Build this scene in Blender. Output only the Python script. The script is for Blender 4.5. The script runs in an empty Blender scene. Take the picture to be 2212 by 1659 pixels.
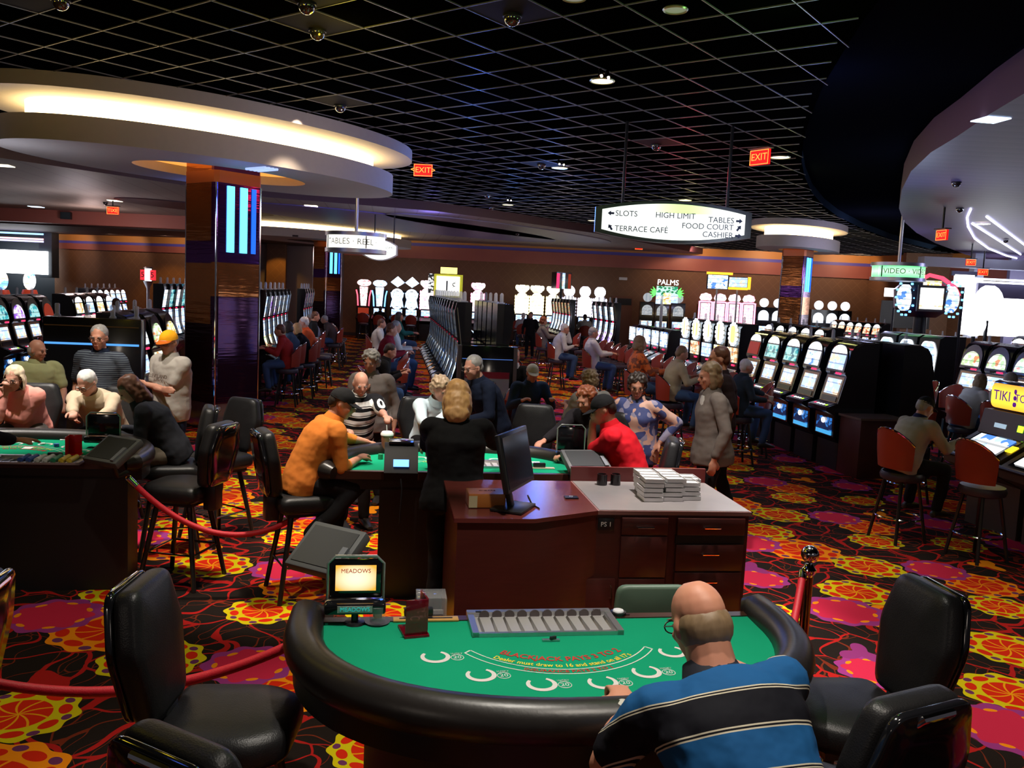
import bpy, bmesh, math, random
from math import sin, cos, pi, radians as rad, sqrt, atan2
from mathutils import Vector, Matrix, Euler, noise
random.seed(7)
SC = bpy.context.scene
COL = SC.collection
# ---------------------------------------------------------------- camera
IW, IH, FPX = 2212, 1659, 1889.0
PITCH, ROLL, CAMZ = 0.104474, 0.045948, 2.35
cf = Vector((0, cos(PITCH), -sin(PITCH))); cu0 = Vector((0, sin(PITCH), cos(PITCH))); cx0 = Vector((1, 0, 0))
CX = cx0*cos(ROLL) + cu0*sin(ROLL); CU = cu0*cos(ROLL) - cx0*sin(ROLL); CP = Vector((0, 0, CAMZ))
cam_d = bpy.data.cameras.new('camera'); cam_d.sensor_width = 36; cam_d.lens = 36*FPX/IW
cam_d.clip_start = 0.05; cam_d.clip_end = 200
cam = bpy.data.objects.new('camera', cam_d); COL.objects.link(cam)
M = Matrix((CX, CU, -cf)).transposed().to_4x4(); M.translation = CP; cam.matrix_world = M
SC.camera = cam
vs = SC.view_settings; vs.view_transform = 'Standard'; vs.look = 'None'; vs.gamma = 1; vs.exposure = 0.0; vs.use_curve_mapping = False
SC.cycles.max_bounces = 5; SC.cycles.diffuse_bounces = 2; SC.cycles.glossy_bounces = 3; SC.cycles.transparent_max_bounces = 6; SC.cycles.transmission_bounces = 3
SC.cycles.caustics_reflective = False; SC.cycles.caustics_refractive = False; SC.cycles.sample_clamp_indirect = 4; SC.cycles.use_denoising = True; SC.cycles.use_adaptive_sampling = True; SC.cycles.adaptive_threshold = .03
w = bpy.data.worlds.new('world'); SC.world = w; w.use_nodes = True
w.node_tree.nodes['Background'].inputs[0].default_value = (0.26, 0.24, 0.27, 1); w.node_tree.nodes['Background'].inputs[1].default_value = 0.15

def ray(px, py): return cf + CX*((px-IW/2)/FPX) - CU*((py-IH/2)/FPX)
def at(px, py, z):              # the place at height z behind a point of the photo
    d = ray(px, py); return CP + d*((z-CAMZ)/d.z)
def atd(px, py, y):             # the place at distance y into the room
    d = ray(px, py); return CP + d*(y/d.y)

TS = bpy.data.scenes.new('workshop'); TV = TS.view_layers[0]     # scratch scene for shaping meshes, removed at the end
# ---------------------------------------------------------------- lamps in the ceiling, and added fill lamps
def spot(x, y, z, tx, ty, tz, power, deg, color=(1, .9, .75), blend=.5, r=.06):
    d = bpy.data.lights.new('ceiling_spot', 'SPOT'); d.energy = power; d.spot_size = rad(deg); d.spot_blend = blend; d.color = color; d.shadow_soft_size = r
    o = bpy.data.objects.new('ceiling_spot', d); COL.objects.link(o); o.location = (x, y, z)
    o.rotation_euler = (Vector((tx, ty, tz))-Vector((x, y, z))).to_track_quat('-Z', 'Y').to_euler(); return o
LAMPS = [  # x, y, target x, y, z, watts, cone, colour
 (0.1, 3.3, 0.1, 3.4, .98, 420, 58, (1, .93, .82)),      # near blackjack table
 (1.2, 1.7, .7, 2.2, 1.3, 300, 46, (1, .90, .78)),
 (2.9, 5.0, 3.1, 6.2, 0, 420, 58, (1, .9, .75)),         # carpet on the right
 (4.0, 4.2, 3.9, 4.7, 0, 250, 60, (1, .9, .75)),
 (1.3, 5.5, 1.15, 5.6, 1, 900, 44, (1, .92, .88)),        # desk
 (-2.1, 4.2, -2.2, 4.6, 0, 230, 60, (1, .9, .75)),       # carpet on the left
 (-1.9, 6.6, -2.0, 6.9, 0, 260, 34, (1, .9, .75)),
 (-4.5, 6.9, -4.4, 7.5, 1.1, 680, 46, (1, .93, .85)),    # left table
 (-3.4, 7.0, -3.4, 8.2, 1.3, 520, 46, (1, .93, .85)),
 (-1.7, 6.3, -1.4, 7.0, 1.2, 620, 46, (1, .88, .75)),    # centre table
 (-.5, 7.2, -.6, 7.9, 1.2, 520, 46, (1, .92, .85)),
 (0.8, 6.4, 1.0, 7.2, 1.1, 620, 46, (1, .9, .85)),       # right end of it
 (2.2, 8.2, 2.1, 8.8, 1, 220, 60, (1, .9, .8)), (-.5, 5.3, -.4, 6.3, 1.5, 260, 34, (1, .88, .75)), (-1.6, 8.4, -1.6, 9.3, 1.4, 330, 44, (1, .9, .8)), (-4.3, 8.0, -4.3, 9.2, 1.4, 330, 48, (1, .93, .85)),  # holds spots added to brighten the dealer and the woman standing behind
 (5.0, 8.8, 5.2, 9.0, 0, 60, 60, (1, .9, .8)),
 (0.4, 12.2, .4, 12.8, 0, 200, 80, (1, .8, .6)), (-3.1, 12.5, -3.0, 13, 0, 170, 75, (1, .8, .6)),
 (-3.6, 19, -3.6, 19, 0, 220, 80, (1, .7, .5)), (1.3, 19, 1.3, 19.5, 0, 260, 90, (1, .7, .45)),
 (-4.5, 26, -4.6, 26, 0, 220, 90, (1, .7, .5)), (.5, 26, .3, 26, 0, 260, 90, (1, .65, .4)), (-.5, 33, -.5, 33, 0, 260, 100, (1, .65, .4)),
]
for x, y, tx, ty, tz, pw, dg, c in LAMPS: spot(x, y, 4.7, tx, ty, tz, pw, dg, c)
def pl(x, y, z, pw, c, r=.3):
    d = bpy.data.lights.new('fill_lamp', 'POINT'); d.energy = pw; d.color = c; d.shadow_soft_size = r; o = bpy.data.objects.new('fill_lamp', d); COL.objects.link(o); o.location = (x, y, z); return o
for a in ((-4, -3, 3.4, 70, (1, .85, .7)), (4, -3, 3.4, 60, (1, .85, .7)),      # unseen fill lamps added behind the camera
          (-6.8, 11.5, 3.2, 22, (.75, .8, 1)), (-1.8, 11.8, 3.5, 30, (1, .85, .8)), (3.0, 11.0, 3.3, 26, (.7, .75, 1)), (6.4, 14.5, 3.2, 34, (.55, .65, 1)),
          (-3.2, 22, 3.4, 50, (.6, .6, 1)), (1.2, 24, 3.6, 60, (1, .8, .75)), (-12, 24, 3.2, 70, (.8, .7, .75)), (9.5, 24, 3.4, 70, (.6, .6, 1)), (-14, 29, 3.7, 60, (1, .7, .65)), (13, 20, 3.5, 80, (.5, .5, 1))): pl(*a)  # more unseen fill lamps added through the room
for a in ((-.6, 11.5, 4.2, 9, (.08, .22, 1)), (-.9, 15.5, 4.1, 12, (.08, .25, 1)), (.6, 18, 4.0, 24, (.08, .25, 1)), (-.2, 22, 4.0, 20, (.1, .3, 1)), (1.4, 5.0, 4.35, 4, (.3, 1, .12)), (2.0, 7.4, 4.3, 3, (.35, .9, .3)), (-.7, 5.6, 4.4, 2.2, (.75, 1, .03)), (2.6, 13.8, 4.25, 5, (1, .05, .08)), (2.9, 17, 4.2, 7, (1, .1, .15)), (3.2, 10.0, 4.2, 5, (.25, .35, 1)),
          (-4.0, 4.4, 4.35, 6, (1, .72, .04)), (-2.6, 6.0, 4.4, 4, (1, .75, .04)), (-1.7, 8.3, 4.4, 3, (1, .75, .05)), (-6.0, 6.5, 4.35, 4, (1, .7, .04)), (-2.4, 4.2, 4.4, 2, (.1, .2, 1)), (4.0, 21, 4.2, 16, (.7, .6, .2)),
          (-3.9, 12.6, 3.5, 5, (.12, .22, 1)), (-5.6, 15.3, 3.5, 5, (.12, .22, 1)), (-2.5, 25, 4.1, 12, (.25, .2, 1)), (5, 17, 4.0, 8, (.6, .6, .2))): pl(a[0], a[1], a[2], a[3]*(2.6 if a[2] > 3.8 else 1), a[4], r=.15)     # coloured fill lamps, added mostly to tint the ceiling bars
# wall washers over the coloured bands
for k in range(7): spot(-6.5+3.6*k, 38.9, 4.6, -6.5+3.6*k, 40.7, 3.6, 120 if k != 3 else 240, 120, (1, .66, .42))
for k in range(4): spot(-19.5+2.6*k, 37.4-.85*k, 3.95, -19.7+2.6*k, 38.9-.85*k, 3.3, 40, 120, (1, .7, .5))

# ---------------------------------------------------------------- materials
MT = {}
def mat(name, col, rough=.5, metal=0, em=None, es=0, coat=0, trans=0, alpha=1, spec=.5, sample=True):
    if name in MT: return MT[name]
    m = bpy.data.materials.new(name); m.use_nodes = True; b = m.node_tree.nodes['Principled BSDF']; I = b.inputs
    I['Base Color'].default_value = (*col, 1); I['Roughness'].default_value = rough; I['Metallic'].default_value = metal
    I['Specular IOR Level'].default_value = spec
    if em: I['Emission Color'].default_value = (*em, 1); I['Emission Strength'].default_value = es
    if coat: I['Coat Weight'].default_value = coat; I['Coat Roughness'].default_value = .08
    if trans: I['Transmission Weight'].default_value = trans; I['IOR'].default_value = 1.45
    if alpha < 1: I['Alpha'].default_value = alpha
    if not sample: m.cycles.emission_sampling = 'NONE'
    MT[name] = m; return m

class E:        # small expression helper over math nodes
    nt = None
    def __init__(s, sock): s.s = sock
    @staticmethod
    def op(o, *a):
        n = E.nt.nodes.new('ShaderNodeMath'); n.operation = o
        for i, v in enumerate(a):
            if isinstance(v, E): E.nt.links.new(v.s, n.inputs[i])
            else: n.inputs[i].default_value = v
        return E(n.outputs[0])
    def __add__(s, o): return E.op('ADD', s, o)
    __radd__ = __add__
    def __sub__(s, o): return E.op('SUBTRACT', s, o)
    def __rsub__(s, o): return E.op('SUBTRACT', o, s)
    def __mul__(s, o): return E.op('MULTIPLY', s, o)
    __rmul__ = __mul__
    def __truediv__(s, o): return E.op('DIVIDE', s, o)
    def __lt__(s, o): return E.op('LESS_THAN', s, o)
    def __gt__(s, o): return E.op('GREATER_THAN', s, o)
def efn(o): return lambda *a: E.op(o, *a)
eabs, efrac, esqrt, esin, ecos, eatan2, ewrap, emax, emin = map(efn, ('ABSOLUTE', 'FRACT', 'SQRT', 'SINE', 'COSINE', 'ARCTAN2', 'WRAP', 'MAXIMUM', 'MINIMUM'))
def emix(a, b, f):      # colours may be tuples or sockets
    n = E.nt.nodes.new('ShaderNodeMix'); n.data_type = 'RGBA'
    for k, v in ((6, a), (7, b)):
        if isinstance(v, E): E.nt.links.new(v.s, n.inputs[k])
        else: n.inputs[k].default_value = (*v, 1)
    if isinstance(f, E): E.nt.links.new(f.s, n.inputs[0])
    else: n.inputs[0].default_value = f
    return E(n.outputs[2])
def coords(kind='Object'):
    tc = E.nt.nodes.new('ShaderNodeTexCoord'); sp = E.nt.nodes.new('ShaderNodeSeparateXYZ'); E.nt.links.new(tc.outputs[kind], sp.inputs[0])
    return tc.outputs[kind], E(sp.outputs[0]), E(sp.outputs[1]), E(sp.outputs[2])
def vec(x, y, z=0):
    n = E.nt.nodes.new('ShaderNodeCombineXYZ')
    for i, v in enumerate((x, y, z)):
        if isinstance(v, E): E.nt.links.new(v.s, n.inputs[i])
        else: n.inputs[i].default_value = v
    return n.outputs[0]
def enoise(v, scale, detail=2, out=0):
    n = E.nt.nodes.new('ShaderNodeTexNoise'); n.inputs['Scale'].default_value = scale; n.inputs['Detail'].default_value = detail
    if v is not None: E.nt.links.new(v, n.inputs['Vector'])
    return E(n.outputs[out])
def evor(v, scale, feature='F1', out=0, rnd=1):
    n = E.nt.nodes.new('ShaderNodeTexVoronoi'); n.feature = feature; n.inputs['Scale'].default_value = scale; n.inputs['Randomness'].default_value = rnd
    if v is not None: E.nt.links.new(v, n.inputs['Vector'])
    return E(n.outputs[out])
def nmat(name, fn, rough=.5, metal=0, coat=0, spec=.5):     # material whose base colour is built by fn(); fn may return (colour, bump)
    if name in MT: return MT[name]
    m = mat(name, (1, 1, 1), rough, metal, coat=coat, spec=spec); E.nt = m.node_tree; r = fn(); b = m.node_tree.nodes['Principled BSDF']
    bump = None
    if isinstance(r, tuple): r, bump = r
    m.node_tree.links.new(r.s, b.inputs['Base Color'])
    if bump:
        h, st, dist = bump; n = m.node_tree.nodes.new('ShaderNodeBump'); n.inputs['Strength'].default_value = st; n.inputs['Distance'].default_value = dist
        m.node_tree.links.new(h.s, n.inputs['Height']); m.node_tree.links.new(n.outputs[0], b.inputs['Normal'])
    return m
def smat(name, fn, es, sample=True):            # glowing screen: emission colour built by fn()
    if name in MT: return MT[name]
    m = mat(name, (.02, .02, .02), .15); E.nt = m.node_tree; r = fn(); b = m.node_tree.nodes['Principled BSDF']
    m.node_tree.links.new(r.s, b.inputs['Emission Color']); b.inputs['Emission Strength'].default_value = es
    if not sample: m.cycles.emission_sampling = 'NONE'
    return m

# carpet: repeat of big flowers over a web of red scrolls
def carpet():
    oc, x, y, z = coords()
    ca, sa = .99, .14
    U = x*ca + y*sa - (3.0*.959*ca + 8.61*.959*sa); V = y*ca - x*sa - (8.61*.959*ca - 3.0*.959*sa)
    PU, PV = 2.9, 1.85
    nz = enoise(oc, 2.2, 1, 1); sp = E.nt.nodes.new('ShaderNodeSeparateColor'); E.nt.links.new(nz.s, sp.inputs[0])
    nx, ny = E(sp.outputs[0])-.5, E(sp.outputs[1])-.5
    wv = vec(x+nx*.5+esin(y*9)*.04, y+ny*.5+esin(x*8)*.05)
    e1 = evor(wv, 3.3, 'DISTANCE_TO_EDGE'); e2 = evor(vec(x*1.3+ny*.9+3, y*.8+nx*.9), 4.1, 'DISTANCE_TO_EDGE')
    c = (.014, .009, .007)
    c = emix(c, (.16, .022, .008), e2 < .018)
    c = emix(c, (.40, .012, .010), e1 < (E.op('MULTIPLY', enoise(oc, 3, 0), .075)))
    YG, OR, RD, PU_, PK = (.62, .50, .004), (.85, .25, .004), (.62, .02, .004), (.14, .03, .10), (.55, .02, .06)
    FL = [(0, 0, .37, 'o'), (.40, -.50, .31, 'y'), (-.10, -1.18, .30, 'y'), (-.44, -1.60, .31, 'p'), (1.17, .85, .31, 'o'), (.95, .32, .26, 'y'),
          (1.0, -.60, .28, 'p'), (1.80, .22, .25, 'y'), (2.10, 1.02, .25, 'p'), (-.75, -.55, .12, 's'), (1.62, -.45, .12, 't')]
    for i, (fu, fv, R, k) in enumerate(FL):
        du = ewrap(U-fu, PU/2, -PU/2); dv = ewrap(V-fv, PV/2, -PV/2)
        r = esqrt(du*du+dv*dv)/R; a = eatan2(dv, du)*(1/(2*pi))
        if k in 'st':
            m = r < (1+ecos(a*(2*pi*3)+i)*.45+ecos(a*(2*pi*5))*.12)
            c = emix(c, (.24, .03, .15) if k == 's' else OR, m); continue
        m = r < (1+ecos(a*(2*pi*10))*.055)
        if k == 'p':
            col = emix((.30, .035, .20), PK, r < (.78+ecos(a*(2*pi*7))*.1))
            q = efrac(a*7)-.5
            col = emix(col, OR, ((q*q*9)+(r-.74)*(r-.74)*90) < .35)
            c = emix(c, col, m); continue
        base = YG if k == 'y' else OR
        col = base
        col = emix(col, RD, r < .55)
        s = eabs(efrac(a*9+r*1.1+i*.13)-.5)
        col = emix(col, OR if k == 'o' else (.8, .33, .004), E.op('MULTIPLY', s < (E.op('DIVIDE', .035, r+.05)), r < .57))
        q = (efrac(a*8+.2)-.5)*2
        col = emix(col, RD, (q*q*2.4+(r-.75)*(r-.75)*75) < 1)
        q2 = 1-eabs(q)
        col = emix(col, PU_, (q2*q2*10+(r-.86)*(r-.86)*150) < 1)
        c = emix(c, col, m)
    return c, (enoise(oc, 350, 1), .3, .004)
CARPET = nmat('patterned_carpet', carpet, .95, spec=.1)

BLK = mat('black_plastic', (.010, .010, .012), .35)
BLKG = mat('black_gloss', (.008, .008, .010), .12, coat=.6)
LEATH = nmat('black_leather', lambda: (emix((.010, .010, .011), (.016, .015, .016), enoise(coords()[0], 30, 2)), (evor(coords()[0], 180), .25, .002)), .40, spec=.3)
CHROME = mat('chrome', (.75, .75, .78), .12, 1)
STEEL = mat('brushed_steel', (.55, .55, .56), .38, 1)
DKMET = mat('dark_metal', (.05, .05, .055), .35, .8)
WHT = mat('white_plastic', (.8, .8, .8), .4)
E.nt = None
# ---------------------------------------------------------------- geometry helpers
class B:
    def __init__(s): s.bm = bmesh.new(); s.mi = 0
    def _f(s, n0):
        for f in s.bm.faces[n0:] if False else []: pass
    def poly(s, pts, mi=None):
        vs_ = [s.bm.verts.new(p) for p in pts]; f = s.bm.faces.new(vs_); f.material_index = s.mi if mi is None else mi; return f
    def box(s, c, d, rz=0, rx=0, ry=0, bev=0):
        R = Euler((rx, ry, rz)).to_matrix(); c = Vector(c); t = bmesh.new() if bev else s.bm
        v = [t.verts.new(c + R @ Vector((sx*d[0]/2, sy*d[1]/2, sz*d[2]/2))) for sx in (-1, 1) for sy in (-1, 1) for sz in (-1, 1)]
        for q in ((0, 1, 3, 2), (4, 6, 7, 5), (0, 4, 5, 1), (2, 3, 7, 6), (0, 2, 6, 4), (1, 5, 7, 3)):
            f = t.faces.new([v[i] for i in q]); f.material_index = s.mi
        if bev:
            bmesh.ops.bevel(t, geom=t.edges[:], offset=bev, segments=2, profile=.5, affect='EDGES')
            for f in t.faces: f.material_index = s.mi
            s.merge(t)
        return s
    def merge(s, t):
        me = bpy.data.meshes.new('t'); t.to_mesh(me); t.free(); s.bm.from_mesh(me); bpy.data.meshes.remove(me)
    def loft(s, rings, closed=True, cap=True):
        R = [[s.bm.verts.new(p) for p in r] for r in rings]; n = len(R[0])
        for a, b in zip(R, R[1:]):
            for i in range(n if closed else n-1):
                f = s.bm.faces.new((a[i], a[(i+1) % n], b[(i+1) % n], b[i])); f.material_index = s.mi; f.smooth = True
        if cap:
            for r in (R[0][::-1], R[-1]):
                f = s.bm.faces.new(r); f.material_index = s.mi
        return s
    def tube(s, pts, r, n=8, cap=True, flat=None):
        pts = [Vector(p) for p in pts]; rs = r if isinstance(r, (list, tuple)) else [r]*len(pts); rings = []
        up = None
        for i, p in enumerate(pts):
            d = (pts[min(i+1, len(pts)-1)]-pts[max(i-1, 0)]).normalized()
            if up is None: up = Vector((0, 0, 1)) if abs(d.z) < .9 else Vector((1, 0, 0))
            a = d.cross(up).normalized(); b = a.cross(d).normalized(); up = b
            rings.append([p + a*cos(2*pi*k/n)*rs[i] + b*sin(2*pi*k/n)*rs[i] for k in range(n)])
        return s.loft(rings, True, cap)
    def cyl(s, p0, p1, r0, r1=None, n=16): return s.tube([p0, p1], [r0, r0 if r1 is None else r1], n)
    def lathe(s, prof, c=(0, 0, 0), n=24, sx=1, sy=1):
        c = Vector(c); s.loft([[c+Vector((r*cos(2*pi*k/n)*sx, r*sin(2*pi*k/n)*sy, z)) for k in range(n)] for r, z in prof], True, True); return s
    def ell(s, c, r, R=None, nu=14, nv=9):
        c = Vector(c); R = R or Matrix.Identity(3); rings = []
        for j in range(1, nv):
            t = pi*j/nv-pi/2; rings.append([c+R @ Vector((r[0]*cos(t)*cos(2*pi*k/nu), r[1]*cos(t)*sin(2*pi*k/nu), r[2]*sin(t))) for k in range(nu)])
        return s.loft(rings)
    def prism(s, poly, z0, z1):
        return s.loft([[Vector((x, y, z0)) for x, y in poly], [Vector((x, y, z1)) for x, y in poly]])
    def xprism(s, poly, x0, x1):        # outline in y,z pushed along x
        return s.loft([[Vector((x0, y, z)) for y, z in poly], [Vector((x1, y, z)) for y, z in poly]])
    def torus(s, c, R, r, n=24, m=8, axis='z', sx=1, sy=1, a0=0, a1=2*pi):
        full = abs(a1-a0-2*pi) < 1e-6; rings = []
        for k in range(n if full else n+1):
            a = a0+(a1-a0)*k/n; rr = []
            for j in range(m):
                b = 2*pi*j/m; q = R+r*cos(b); p = Vector((q*cos(a)*sx, q*sin(a)*sy, r*sin(b)))
                if axis == 'y': p = Vector((p.x, p.z, p.y))
                if axis == 'x': p = Vector((p.z, p.x, p.y))
                rr.append(Vector(c)+p)
            rings.append(rr)
        if full: rings.append([v.copy() for v in rings[0]])
        return s.loft(rings, True, not full)
    def done(s, name, mats, parent=None, smooth=False, wn=True, shade=None):
        bmesh.ops.remove_doubles(s.bm, verts=s.bm.verts, dist=1e-5)
        bmesh.ops.recalc_face_normals(s.bm, faces=s.bm.faces)
        me = bpy.data.meshes.new(name); s.bm.to_mesh(me); s.bm.free()
        for m in (mats if isinstance(mats, (list, tuple)) else [mats]): me.materials.append(m)
        if smooth:
            me.polygons.foreach_set('use_smooth', [True]*len(me.polygons))
        me.set_sharp_from_angle(angle=rad(40))
        o = bpy.data.objects.new(name, me); COL.objects.link(o); o.parent = parent; return o
def tag(o, label=None, cat=None, group=None, kind=None):
    if label: o['label'] = label
    if cat: o['category'] = cat
    if group: o['group'] = group
    if kind: o['kind'] = kind
    return o
def thing(name, label, cat, loc=(0, 0, 0), rz=0, group=None):
    o = bpy.data.objects.new(name, None); COL.objects.link(o); o.location = loc; o.rotation_euler = (0, 0, rz); o.empty_display_size = .1
    return tag(o, label, cat, group)
CH = {}
def kids(o): return [c for c in bpy.data.objects if c.parent == o]
def tree(o):
    if o.name not in CH: CH[o.name] = [(c, tree(c)) for c in kids(o)]
    return CH[o.name]
def dup(root, loc, rz=0, label=None, group=None, sub=None, scale=None, tr=None):
    tr = tree(root) if tr is None else tr
    r = root.copy(); COL.objects.link(r)
    if loc is not None: r.location = loc; r.rotation_euler = (0, 0, rz)
    if label: r['label'] = label
    if group: r['group'] = group
    if scale: r.scale = (scale,)*3
    def rec(lst, par):
        for c, ks in lst:
            k = c.copy(); COL.objects.link(k); k.parent = par
            if sub:
                b = c.name.split('.')[0]
                if b in sub:
                    k.material_slots[0].link = 'OBJECT'; k.material_slots[0].material = sub[b]
            rec(ks, k)
    rec(tr, r); return r
def text(s, size, ext=.002, align='CENTER', bold=0):
    cu = bpy.data.curves.new('t', 'FONT'); cu.body = s; cu.size = size; cu.extrude = ext; cu.align_x = align; cu.align_y = 'CENTER'; cu.resolution_u = 3; cu.offset = bold
    o = bpy.data.objects.new('t', cu); TS.collection.objects.link(o); TV.update()
    me = bpy.data.meshes.new_from_object(o.evaluated_get(TV.depsgraph)); bpy.data.objects.remove(o); bpy.data.curves.remove(cu); return me
def textobj(name, items, m, parent, offset=0):
    # items: (string, size, matrix[, align]); one mesh
    bm = bmesh.new()
    for it in items:
        me = text(it[0], it[1], .0012, it[3] if len(it) > 3 else 'CENTER'); me.transform(it[2]); bm.from_mesh(me); bpy.data.meshes.remove(me)
    me = bpy.data.meshes.new(name); bm.to_mesh(me); bm.free(); me.materials.append(m)
    o = bpy.data.objects.new(name, me); COL.objects.link(o); o.parent = parent; return o
ORD = ['first', 'second', 'third', 'fourth', 'fifth', 'sixth', 'seventh', 'eighth', 'ninth', 'tenth', 'eleventh', 'twelfth', 'thirteenth', 'fourteenth', 'fifteenth', 'sixteenth']
# ================================================================ the room
def struct(o): o['kind'] = 'structure'; return o
CZ = 4.75
GA = rad(36.978); dA = Vector((sin(GA), cos(GA), 0)); dB = Vector((-cos(GA), sin(GA), 0)); GO = Vector((-1.416, 7.626, 0)); GS = .61
b = B(); b.poly([(-45, -6, 0), (40, -6, 0), (40, 62, 0), (-45, 62, 0)]); struct(b.done('floor', CARPET))
# curved edge of the raised recess on the right and boundary of the lower ceiling on the left
RC = [(2600, -700), (2250, -420), (2000, -140)] + [(1899, 0), (1867, 41), (1824, 108), (1779, 183), (1749, 254), (1736, 300), (1731.5, 347), (1738, 381), (1753, 415), (1779, 445), (1809, 467), (1861, 493), (1925, 517), (2011, 538), (2212, 572)]
RCW = [at(x, y, CZ) for x, y in RC]; RCW[0] = Vector((4.0, -1.5, CZ)); RCW[1] = Vector((3.2, .8, CZ)); RCW[2] = Vector((2.75, 2.4, CZ)); RCW.append(Vector((30, 37, CZ)))
LC = [(0, 341), (210, 372), (417, 403), (575, 426), (760, 441), (940, 456), (1110, 478), (1280, 503)]
LCW = [at(x, y, 4.5) for x, y in LC]; LCW = [Vector((-30, 3, 4.5)), Vector((-16, 12, 4.5))]+LCW+[Vector((8.5, 40.7, 4.5))]
GRID = [(p.x, p.y) for p in RCW] + [(30, 40.7), (8.5, 40.7)] + [(p.x, p.y) for p in reversed(LCW[:-1])] + [(-30, -6), (4, -6)]
def inside(x, y, P):
    c = False; j = len(P)-1
    for i in range(len(P)):
        xi, yi = P[i]; xj, yj = P[j]
        if (yi > y) != (yj > y) and x < (xj-xi)*(y-yi)/(yj-yi)+xi: c = not c
        j = i
    return c
TILE = nmat('black_ceiling_tile', lambda: emix((.0006, .0006, .0006), (.0012, .0012, .0012), enoise(coords()[0], 40, 2)), 1.0, spec=0)
BAR = mat('glossy_ceiling_bar', (.16, .16, .17), .4, 0, spec=.7)
b = B()
f = b.poly([(x, y, CZ) for x, y in GRID]); bmesh.ops.triangulate(b.bm, faces=[f])
b.mi = 1
def bars(d, e, o):
    for k in range(-75, 85):
        base = o + e*(k*GS); run = None; t = -60
        while t <= 75:
            p = base + d*t; ok = abs(p.x) < 30 and -5 < p.y < 41 and inside(p.x, p.y, GRID)
            if ok and run is None: run = t
            if (not ok or t > 74.8) and run is not None:
                if t-run > .3:
                    m = base+d*((run+t)/2); hw = .0048; q = e*hw; L = d*((t-run)/2)
                    lo, hi = CZ-.012, CZ-.0005
                    v = [m-L-q, m+L-q, m+L+q, m-L+q]
                    b.loft([[Vector((a.x, a.y, lo)) for a in v], [Vector((a.x, a.y, hi)) for a in v]])
                run = None
            t += .12
bars(dA, dB, GO); bars(dB, dA, GO)
struct(b.done('ceiling', [TILE, BAR]))
# missing and solid tiles with domes and round downlights
def tile_at(px, py):
    p = at(px, py, CZ) - GO; i = round(p.dot(dA)/GS-.5)+.5; j = round(p.dot(dB)/GS-.5)+.5; return GO + dA*(i*GS) + dB*(j*GS)
SOL = mat('solid_tile', (.012, .011, .011), .8, spec=.1)
# raised recess
FASC = mat('recess_rim', (.02, .035, .06), .9, spec=0); DARKC = mat('dark_recess_ceiling', (.004, .005, .009), 1.0, spec=.0)
b = B(); T = [Vector((p.x, p.y, 4.93)) for p in RCW]
f = b.poly(T+[Vector((30, -3, 4.93))]); bmesh.ops.triangulate(b.bm, faces=[f])
b.mi = 1; b.loft([[p.copy() for p in RCW], T], closed=False, cap=False); struct(b.done('ceiling_recess', [DARKC, FASC]))
# lilac dropped ceiling on the right
LIL = nmat('lilac_plank_ceiling', lambda: (lambda x: emix((.085, .068, .17), (.13, .10, .23), efrac(x*3)*.5+enoise(coords()[0], .8, 3)*.5))(coords()[2]), .5)
PC = [(2600, 20), (2400, 100), (2212, 202), (2140, 245), (2067, 295), (2011, 329), (1968, 370), (1948, 410), (1942, 450), (1952, 478), (1980, 503), (2020, 525), (2086, 550), (2160, 566), (2212, 575)]
PCW = [at(x, y, 4.45) for x, y in PC] + [Vector((24, 31, 4.45)), Vector((30, 2, 4.45))]
b = B(); f = b.poly(PCW); bmesh.ops.triangulate(b.bm, faces=[f]); b.mi = 1
b.loft([[p.copy() for p in PCW], [Vector((p.x, p.y, 4.9)) for p in PCW]], cap=False); struct(b.done('ceiling_lilac_panel', [LIL, mat('maroon_fascia', (.10, .045, .07), .5)]))
NEON = mat('white_neon', (1, 1, 1), em=(.8, .85, 1), es=5)
ne = B()
for L in ([(2097, 452), (2089, 470), (2091, 490), (2105, 515), (2135, 537), (2175, 553), (2230, 566)], [(2100, 483), (2205, 550)], [(2131, 468), (2225, 538)]):
    ne.tube([at(x, y, 4.42) for x, y in L], .022, 6)
tag(ne.done('neon_tube', NEON), 'white neon line outlining the lens shape on the lilac ceiling', 'light')
# beige lower ceiling, left, with its dark fascia
BEI = nmat('beige_plank_ceiling', lambda: (lambda x, y: emix((.22, .19, .18), (.30, .27, .245), efrac((x*.99+y*.14)*1.6) > .06))(*coords()[1:3]), .6)
MAR = mat('maroon_soffit', (.055, .018, .03), .5)
b = B(); f = b.poly(LCW+[Vector((8.5, 62, 4.5)), Vector((-45, 62, 4.5)), Vector((-45, 3, 4.5))]); bmesh.ops.triangulate(b.bm, faces=[f]); b.mi = 1
b.loft([[p.copy() for p in LCW], [Vector((p.x, p.y, 4.76)) for p in LCW]], closed=False, cap=False); struct(b.done('ceiling_beige_panel', [BEI, MAR]))
# oval recesses painted violet in the beige ceiling
VIO = mat('violet_paint', (.10, .08, .34), .5)
def ell2(c, ax, bx, z, n=48): return [Vector((c.x, c.y, z)) + dA*(ax*cos(2*pi*k/n)) + dB*(bx*sin(2*pi*k/n)) for k in range(n)]
for cx, cy, ax, bx, m in ((905, 487, 7.5, 2.6, VIO), (430, 447, 2.6, 1.3, MAR), (1110, 497, 6, 1.6, mat('grey_paint', (.20, .18, .26), .5))):
    b = B(); c = at(cx, cy, 4.5); b.loft([ell2(c, ax, bx, 4.47), ell2(c, ax, bx, 4.52)]); struct(b.done('ceiling_oval', m))
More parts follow.
